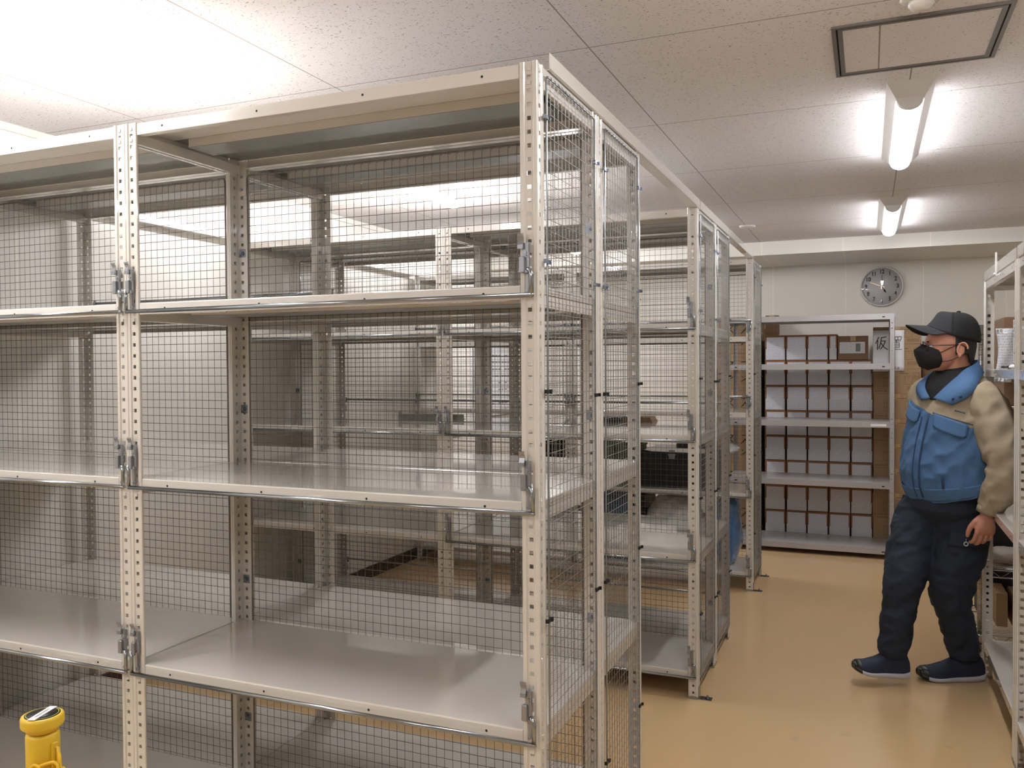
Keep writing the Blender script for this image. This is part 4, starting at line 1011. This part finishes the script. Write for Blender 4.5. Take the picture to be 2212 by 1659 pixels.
# shoes
def shoe(heel, toe, zl, zt, wd, seed=0):
    heel, toe = Vector(heel), Vector(toe); ax_ = (toe - heel); L = Vector((ax_.x, ax_.y, 0)).length; d = Vector((ax_.x, ax_.y, 0)).normalized(); s = Vector((-d.y, d.x, 0))
    wk = [(0, .026), (.04, .034), (.2, .038), (.45, .040), (.70, .049), (.86, .046), (.95, .036), (1.0, .020)]
    def W_(u):
        for (a, p), (c_, q_) in zip(wk, wk[1:]):
            if u <= c_: k = (u - a) / (c_ - a); k = k * k * (3 - 2 * k); return p + (q_ - p) * k
        return .01
    rock = lambda u: .020 * max(0, (u - .72) / .28) ** 1.8 + .008 * max(0, (.12 - u) / .12)
    base = lambda u: zl + (zt - zl) * u + rock(u)
    th = lambda u: .028 - .012 * u
    top = [(0, .080), (.05, .112), (.14, .135), (.30, .135), (.42, .112), (.60, .084), (.80, .064), (.93, .052), (1.0, .034)]
    def T_(u):
        for (a, p), (c_, q_) in zip(top, top[1:]):
            if u <= c_: k = (u - a) / (c_ - a); return p + (q_ - p) * k
        return .02
    N = 28; up_, so = MB(), MB(); G1, G2 = [], []
    for i in range(N + 1):
        u = i / N; c0 = heel + d * L * u; w_ = W_(u) * wd; z0 = base(u); zt_ = z0 + th(u); h_ = max(.012, T_(u) - th(u))
        row = []
        for k in range(18):
            a = PI * k / 17; row.append(Vector((c0.x, c0.y, 0)) + s * (w_ * .97 * math.copysign(abs(math.cos(a)) ** .7, math.cos(a))) + Vector((0, 0, zt_ - .004 + h_ * math.sin(a) ** .8)))
        G1.append(row)
        pr = [(-.88, 0), (-1.0, .25), (-1.04, .6), (-1.0, 1.0), (1.0, 1.0), (1.04, .6), (1.0, .25), (.88, 0)]
        G2.append([Vector((c0.x, c0.y, 0)) + s * (x * w_) + Vector((0, 0, z0 + q_ * (th(u)))) for x, q_ in pr])
    up_.grid([list(r_) for r_ in G1], 0, True, 0, False); so.grid(G2, 0, True, 0, True)
    n8 = len(G2[0]); so.f.append(tuple(range(n8))); so.m.append(0); so.sm.append(False); so.f.append(tuple(N * n8 + k for k in range(n8 - 1, -1, -1))); so.m.append(0); so.sm.append(False)
    up_.f.append(tuple(range(18))); up_.m.append(0); up_.sm.append(True); up_.f.append(tuple(N * 18 + k for k in range(17, -1, -1))); up_.m.append(0); up_.sm.append(True)
    for mb_ in (up_, so):
        for fi, f_ in enumerate(mb_.f):
            if sum((Vector(mb_.v[v_]) - heel).dot(d) for v_ in f_) / len(f_) > L * .90: mb_.m[fi] = 1
    sh = up_.build('shoe', [M['shoe'], M['black']], man); sol = so.build('sole', [M['sole'], M['black']], sh)
    c0 = heel + d * L * .99; tcap = MB(); 
    return sh
shoe((.482, 4.338, 0), (.212, 4.232, 0), .001, .001, 1.05)
shoe((.168, 4.152, 0), (-.058, 4.064, 0), .030, .052, 1.0)

# trousers
p = MB(); lP, fP = frame(58)
G = []
for i in range(10):
    z = .70 + .215 * i / 9; row = []
    for j in range(28):
        a = 2 * PI * j / 28; tf = 1 - .55 * max(0, (.79 - z) / .09); q = Vector((.326, 4.205, z)) + tf * lP * .168 * math.sin(a) + tf * fP * (.138 + (.012 if math.cos(a) > 0 else .01)) * math.cos(a); row.append(q)
    G.append(row)
o_ = len(p.v); p.grid(G, 0, True, 0, True); p.f.append(tuple(o_ + j for j in range(27, -1, -1))); p.m.append(0); p.sm.append(False); p.f.append(tuple(o_ + 9 * 28 + j for j in range(28))); p.m.append(0); p.sm.append(False)
PR = [(.245, 4.25, .80, .105), (.215, 4.235, .72, .106), (.180, 4.195, .60, .102), (.158, 4.15, .50, .090), (.140, 4.13, .42, .078), (.130, 4.125, .34, .072), (.114, 4.13, .22, .070), (.106, 4.13, .165, .062), (.106, 4.135, .135, .055)]
PL = [(.385, 4.185, .80, .108), (.382, 4.185, .72, .112), (.368, 4.18, .60, .110), (.350, 4.185, .50, .102), (.340, 4.20, .41, .088), (.358, 4.235, .33, .076), (.378, 4.265, .24, .072), (.398, 4.295, .15, .066), (.402, 4.300, .105, .060)]
limb(p, PR, 60, 28, .014, 1.0, 2.0); limb(p, PL, 60, 28, .014, 1.0, 7.0)
tr = remesh(p, 'trousers', M['navy'], .006, man, 1)
def onleg(K, t_, ang, off=.004):
    k = cr(K, t_); d = Vector((-math.sin(ang), -math.cos(ang), 0)); return Vector(k[:3]) + d * (k[3] + off), d
def leg_patch(K, t0, t1, a0, a1, m_, name, off=.006, th=.004):
    G = [[onleg(K, t0 + (t1 - t0) * i / 6, R(a0 + (a1 - a0) * j / 8), off)[0] for j in range(9)] for i in range(7)]
    return MB().grid(G, 0, True, th).build(name, m_, tr)
leg_patch(PL, .135, .20, -48, 30, M['navy'], 'pocket_flap'); leg_patch(PR, .085, .15, 35, 85, M['navy'], 'pocket_flap')
c0, d0 = onleg(PL, .185, R(-5), .011)
bt = MB(); pts = []
s0 = Vector((-d0.y, d0.x, 0))
for k in range(14):
    a = 2 * PI * k / 14; pts.append(c0 + s0 * .008 * math.cos(a) + Vector((0, 0, .008 * math.sin(a))))
bt.tube(pts, .0024, 8, 0, True, closed=True); bt.tube([c0 + Vector((0, 0, .008)), c0 + Vector((0, 0, .022))], .001, 6); bt.build('button', M['sole'], tr)

# jacket body
def jacket_mat():
    m, nt, b = new_mat('two_tone_work_cloth'); tc = nt.nodes.new('ShaderNodeTexCoord'); s = nt.nodes.new('ShaderNodeSeparateXYZ'); nt.links.new(tc.outputs['Object'], s.inputs[0])
    x = mth(nt, 'SUBTRACT', s.outputs[0], .325); y = mth(nt, 'SUBTRACT', s.outputs[1], 4.2)
    l = mth(nt, 'ADD', mth(nt, 'MULTIPLY', x, lT.x), mth(nt, 'MULTIPLY', y, lT.y)); f = mth(nt, 'ADD', mth(nt, 'MULTIPLY', x, fT.x), mth(nt, 'MULTIPLY', y, fT.y))
    k = mth(nt, 'GREATER_THAN', mth(nt, 'MULTIPLY_ADD', l, .34, s.outputs[2]), 1.222); k = mth(nt, 'MAXIMUM', k, mth(nt, 'LESS_THAN', f, -.06))
    n = nt.nodes.new('ShaderNodeTexNoise'); n.inputs['Scale'].default_value = 9; nt.links.new(tc.outputs['Object'], n.inputs['Vector'])
    ca = mixc(nt, n.outputs['Fac'], s2l((.265, .40, .56)), s2l((.295, .44, .60))); cb = mixc(nt, n.outputs['Fac'], s2l((.60, .545, .455)), s2l((.64, .585, .495)))
    nt.links.new(mixc(nt, k, ca, cb), b.inputs['Base Color']); b.inputs['Roughness'].default_value = .8
    n2 = nt.nodes.new('ShaderNodeTexNoise'); n2.inputs['Scale'].default_value = 500; nt.links.new(tc.outputs['Object'], n2.inputs['Vector'])
    bp = nt.nodes.new('ShaderNodeBump'); bp.inputs['Strength'].default_value = .12; bp.inputs['Distance'].default_value = .003
    nt.links.new(n2.outputs['Fac'], bp.inputs['Height']); nt.links.new(bp.outputs[0], b.inputs['Normal']); return m
M['jacket'] = jacket_mat()
def hemtilt(phi, z): return .085 * (1 - math.cos(phi + R(25))) / 2 * max(0, 1 - (z - .822) / .3)
ja = MB(); G = []; NZ, NP = 110, 120
for i in range(NZ + 1):
    z = .822 + (1.398 - .822) * i / NZ
    G.append([tp(2 * PI * j / NP, z + hemtilt(2 * PI * j / NP, z), 0, 1.0) for j in range(NP)])
o_ = len(ja.f); ja.grid(G, 0, True, .004, True)
jk = ja.build('jacket', [M['jacket']], man)
# sleeves
sl = MB()
limb(sl, [(.432, 4.125, 1.300, .050), (.452, 4.095, 1.283, .074), (.485, 4.06, 1.20, .083), (.513, 4.02, 1.10, .083), (.530, 4.005, 1.01, .080), (.518, 4.00, .945, .074), (.492, 4.01, .88, .062), (.470, 4.017, .838, .050), (.462, 4.02, .812, .042)], 70, 40, .016, .75, 3.0)
sl.build('sleeve', M['beige'], jk)
sl = MB()
limb(sl, [(.285, 4.26, 1.318, .062), (.250, 4.305, 1.285, .076), (.252, 4.35, 1.18, .074), (.265, 4.375, 1.05, .070), (.255, 4.36, .95, .064), (.225, 4.315, .85, .050), (.215, 4.30, .80, .042)], 50, 32, .014, .75, 5.0)
sl.build('sleeve', M['beige'], jk)
cf = MB(); cf.tube([(.468, 4.018, .832), (.460, 4.020, .806)], [.0445, .0435], 28); cf.build('cuff', M['beige'], jk)
def patch(z0a, z0b, z1a, z1b, pa, pb, m_, name, off=.012, th=.006, parent=None, n=12, rnd=0):
    """cloth patch on the jacket between two heights and two angles"""
    G = []
    for i in range(9):
        u = i / 8; row = []
        for j in range(n + 1):
            v = j / n; za = z0a + (z1a - z0a) * v; zb = z0b + (z1b - z0b) * v
            zb2 = zb + rnd * (abs(2 * v - 1) ** 6)
            ph_ = R(pa + (pb - pa) * v); zz = zb2 + (za - zb2) * u; row.append(tp(ph_, zz + (hemtilt(ph_, zz) if name == 'hem_band' or name == 'front_seam' else 0), off))
        G.append(row)
    return MB().grid(G, 0, True, th).build(name, m_, parent or jk)
# pocket flaps
patch(1.218, 1.158, 1.172, 1.112, 7, 52, M['blue'], 'pocket_flap', .011, .006, rnd=.016)
patch(1.272, 1.212, 1.226, 1.166, -66, -14, M['blue'], 'pocket_flap', .011, .006, rnd=.016)
patch(1.222, 1.218, 1.176, 1.172, 4, 58, M['blued'], 'pocket_seam', .009, .003)
patch(1.216, .845, 1.216, .845, -1.0, .2, M['blued'], 'front_seam', .0075, .003, n=3)
patch(1.20, .845, 1.20, .845, -9.5, -8.7, M['blued'], 'front_seam', .0065, .003, n=3)
patch(.885, .830, .885, .830, -170, 170, M['blue'], 'hem_band', .004, .004, n=60)
patch(.955, .905, .948, .898, 26, 29, M['blued'], 'hand_pocket', .007, .002, n=3)
for k in range(6):
    z = 1.236 - k * .0018; patch(z, z - .006, z - .0008, z - .0068, 31 + k * 2.4, 32.8 + k * 2.4, M['blued'], 'name_stitching', .010, .001, n=2)
# inner shirt in the open neck
G = []
for i in range(12):
    u = i / 11; z = 1.275 + (1.3999 - 1.275) * u; hw_ = 3 + 62 * u ** 1.3
    G.append([tp(R(-hw_ + 2 * hw_ * j / 12), z, .007) for j in range(13)])
MB().grid(G, 0, True, .004).build('inner_shirt', M['shirt'], man)
MB().tube([(.366, 4.21, 1.372), (.362, 4.208, 1.395), (.358, 4.206, 1.418)], [.088, .080, .0645], 28, 0, True, False).build('shirt_neck', M['shirt'], man)
# collar: two lapels and the band behind the neck
def collar(side):
    rows_in = [(180, 1.446, .000), (140, 1.446, .000), (100, 1.432, .001), (60, 1.405, .004), (30, 1.366, .008), (14, 1.326, .010), (2, 1.282, .012)]
    rows_out = [(180, 1.390, .013), (140, 1.390, .014), (105, 1.386, .015), (80, 1.366, .013), (60, 1.328, .012), (45, 1.288, .013), (26, 1.256, .013)]
    G = []
    for q in (0, .5, 1):
        row = []
        for i in range(25):
            a = cr(rows_in, i / 24); c_ = cr(rows_out, i / 24)
            if side < 0: kk = .5 + .5 * max(0, 1 - i / 10); c_ = tuple(x * (1 - kk) + y * kk for x, y in zip(a, c_))
            m2 = [x * (1 - q) + y * q for x, y in zip(a, c_)]
            zz = min(m2[1], 1.3999); pt = tp(R(side * m2[0]), zz, m2[2] + .003 * math.sin(PI * q)); pt.z = m2[1] ; row.append(pt)
        G.append(row if side > 0 else row)
    if side > 0: G = G[::-1]
    return MB().grid(G, 0, True, .005).build('collar', M['blue'], jk)
collar(1); collar(-1)
for a, z in ((27, 1.283), (36, 1.292)):
    c_ = tp(R(a), z, .022); MB().ell(c_, .006, .006, .006, 12, 8).build('snap', M['blued'], jk)

# face mask
rows = [(.098, 1.520, .047, .056, 1.489), (.135, 1.493, .043, .062, 1.479), (.131, 1.470, .039, .066, 1.466), (.121, 1.440, .036, .066, 1.452), (.112, 1.420, .036, .060, 1.438), (.076, 1.404, .042, .044, 1.418)]
G = []
for i in range(21):
    x = i / 20 * 5; k = min(int(x), 4); u = x - k; a = [q_ * (1 - u) + r_ * u for q_, r_ in zip(rows[k], rows[k + 1])]
    G.append([hp(a[2] + (a[0] - a[2]) * max(0, math.cos(PI / 2 * t_)) ** 1.35, a[3] * math.sin(PI / 2 * t_), a[1] + (a[4] - a[1]) * abs(t_) ** 1.1) for t_ in [-1 + 2 * j / 20 for j in range(21)]])
MB().grid(G, 0, True, .0018).build('face_mask', M['mask'], man)
for s in (1, -1):
    lo = MB()
    lo.tube([hp(.044, s * .061, 1.479), hp(.010, s * .072, 1.498), hp(-.030, s * .079, 1.517), hp(-.052, s * .080, 1.516)], .0016, 6)
    lo.tube([hp(.037, s * .061, 1.441), hp(.008, s * .069, 1.444), hp(-.026, s * .076, 1.460), hp(-.048, s * .080, 1.470), hp(-.060, s * .082, 1.495), hp(-.052, s * .080, 1.516)], .0016, 6)
    lo.build('ear_loop', M['mask'], man)

# spectacles and eyes
gs_ = MB()
for s in (1, -1):
    c_ = hp(.100, s * .033, 1.506); e1 = (lH * s * .97 - fH * .24)
    gs_.tube([c_ + e1 * .025 * math.copysign(abs(math.cos(2 * PI * k / 24)) ** .8, math.cos(2 * PI * k / 24)) + Vector((0, 0, .017 * math.sin(2 * PI * k / 24))) for k in range(24)], .0018, 6, 0, True, closed=True)
    gs_.tube([hp(.094, s * .058, 1.512), hp(.080, s * .070, 1.513), hp(.02, s * .077, 1.512), hp(-.035, s * .081, 1.514), hp(-.055, s * .081, 1.500)], .0021, 6)
gs_.tube([hp(.104, .010, 1.510), hp(.108, 0, 1.512), hp(.104, -.010, 1.510)], .0018, 6)
gs_.build('spectacles', M['frame'], man)
ey = MB()
for s in (1, -1): ey.ell(hp(.074, s * .031, 1.507), .010, .012, .009, axes=ax)
ey.build('eyes', M['sole'], man)
eb = MB()
for s in (1, -1): eb.ell(hp(.082, s * .0305, 1.507), .004, .005, .005, axes=ax); eb.ell(hp(.088, s * .036, 1.529), .004, .017, .003, axes=ax)
eb.build('brows', M['hair'], man)
# hair below the cap
G = []
for i in range(9):
    z = 1.437 + .11 * i / 8; row = []
    for j in range(25):
        a = R(88 + 184 * j / 24); k = .082 + .012 * min(1, i / 5); row.append(hp(-.018 + (k + .002) * math.cos(a) * 1.04, .074 * math.sin(a) * (1 + .04), z + (.035 * (1 - i / 8) if abs(math.cos(a)) < .62 else 0)))
    G.append(row)
MB().grid(G, 0, True, .006).build('hair', M['hair'], man)
# cap
def cap_pt(a, s, grow=0):
    """a azimuth from the front, s 0 at the band to 1 at the crown"""
    zb = 1.553 + .030 * math.cos(a) + (.014 * max(0, math.cos(a)) ** 3) - .012 * (1 - abs(math.cos(a)))
    zt = 1.657; ph = s * PI / 2; fr = max(0, math.cos(a)); zf = math.sin(ph) ** .95; q1 = math.cos(ph) ** .62; q2 = (1 - .62 * zf) * math.sqrt(max(0, 1 - zf ** 10)); kf = fr ** .8; rr = q1 * (1 - kf) + q2 * kf; bk = max(0, -math.cos(a))
    hf = .112 - .008 * bk; bul = 1 + .05 * math.sin(2 * ph) * bk
    f = -.030 + (hf + grow) * rr * math.cos(a) * bul; l = (.086 + grow) * rr * math.sin(a) * bul; z = zb + (zt - zb) * math.sin(ph) ** .95
    z += .013 * fr * math.exp(-((s - .62) / .24) ** 2) - .012 * s * bk * (1 - s) 
    f += .014 * fr * (1 - abs(s - .6))
    return hp(f, l, z)
NA = 60
front = [[cap_pt(R(-76 + 152 * j / 24), i / 14) for j in range(25)] for i in range(15)]
back = [[cap_pt(R(76 + 208 * j / 40), i / 14, -.0008) for j in range(41)] for i in range(15)]
cp_ = MB().grid(back, 0, True, .003).build('cap', M['capback'], man)
MB().grid(front, 0, True, .003).build('cap_front', M['capfront'], cp_)
bn = MB(); bn.ell(cap_pt(PI, .97) + Vector((0, 0, .002)), .009, .009, .005); bn.build('cap_button', M['capback'], cp_)
pk = MB(); G = []
for i in range(9):
    u = i / 8; row = []
    for j in range(25):
        t_ = -1 + 2 * j / 24; a = R(64 * t_); r0 = cap_pt(a, .0); ext = .082 * (1 - abs(t_) ** 2.4) ** .6 if abs(t_) < 1 else 0
        row.append(r0 + fH * ext * u + lH * .006 * t_ * u + Vector((0, 0, .004 - .032 * abs(t_) ** 2 * u * (1 - abs(t_) ** 6) + .006 * u * (1 - t_ * t_))))
    G.append(row)
pk.grid(G[::-1], 0, True, .003); pk.build('cap_peak', M['capfront'], cp_)
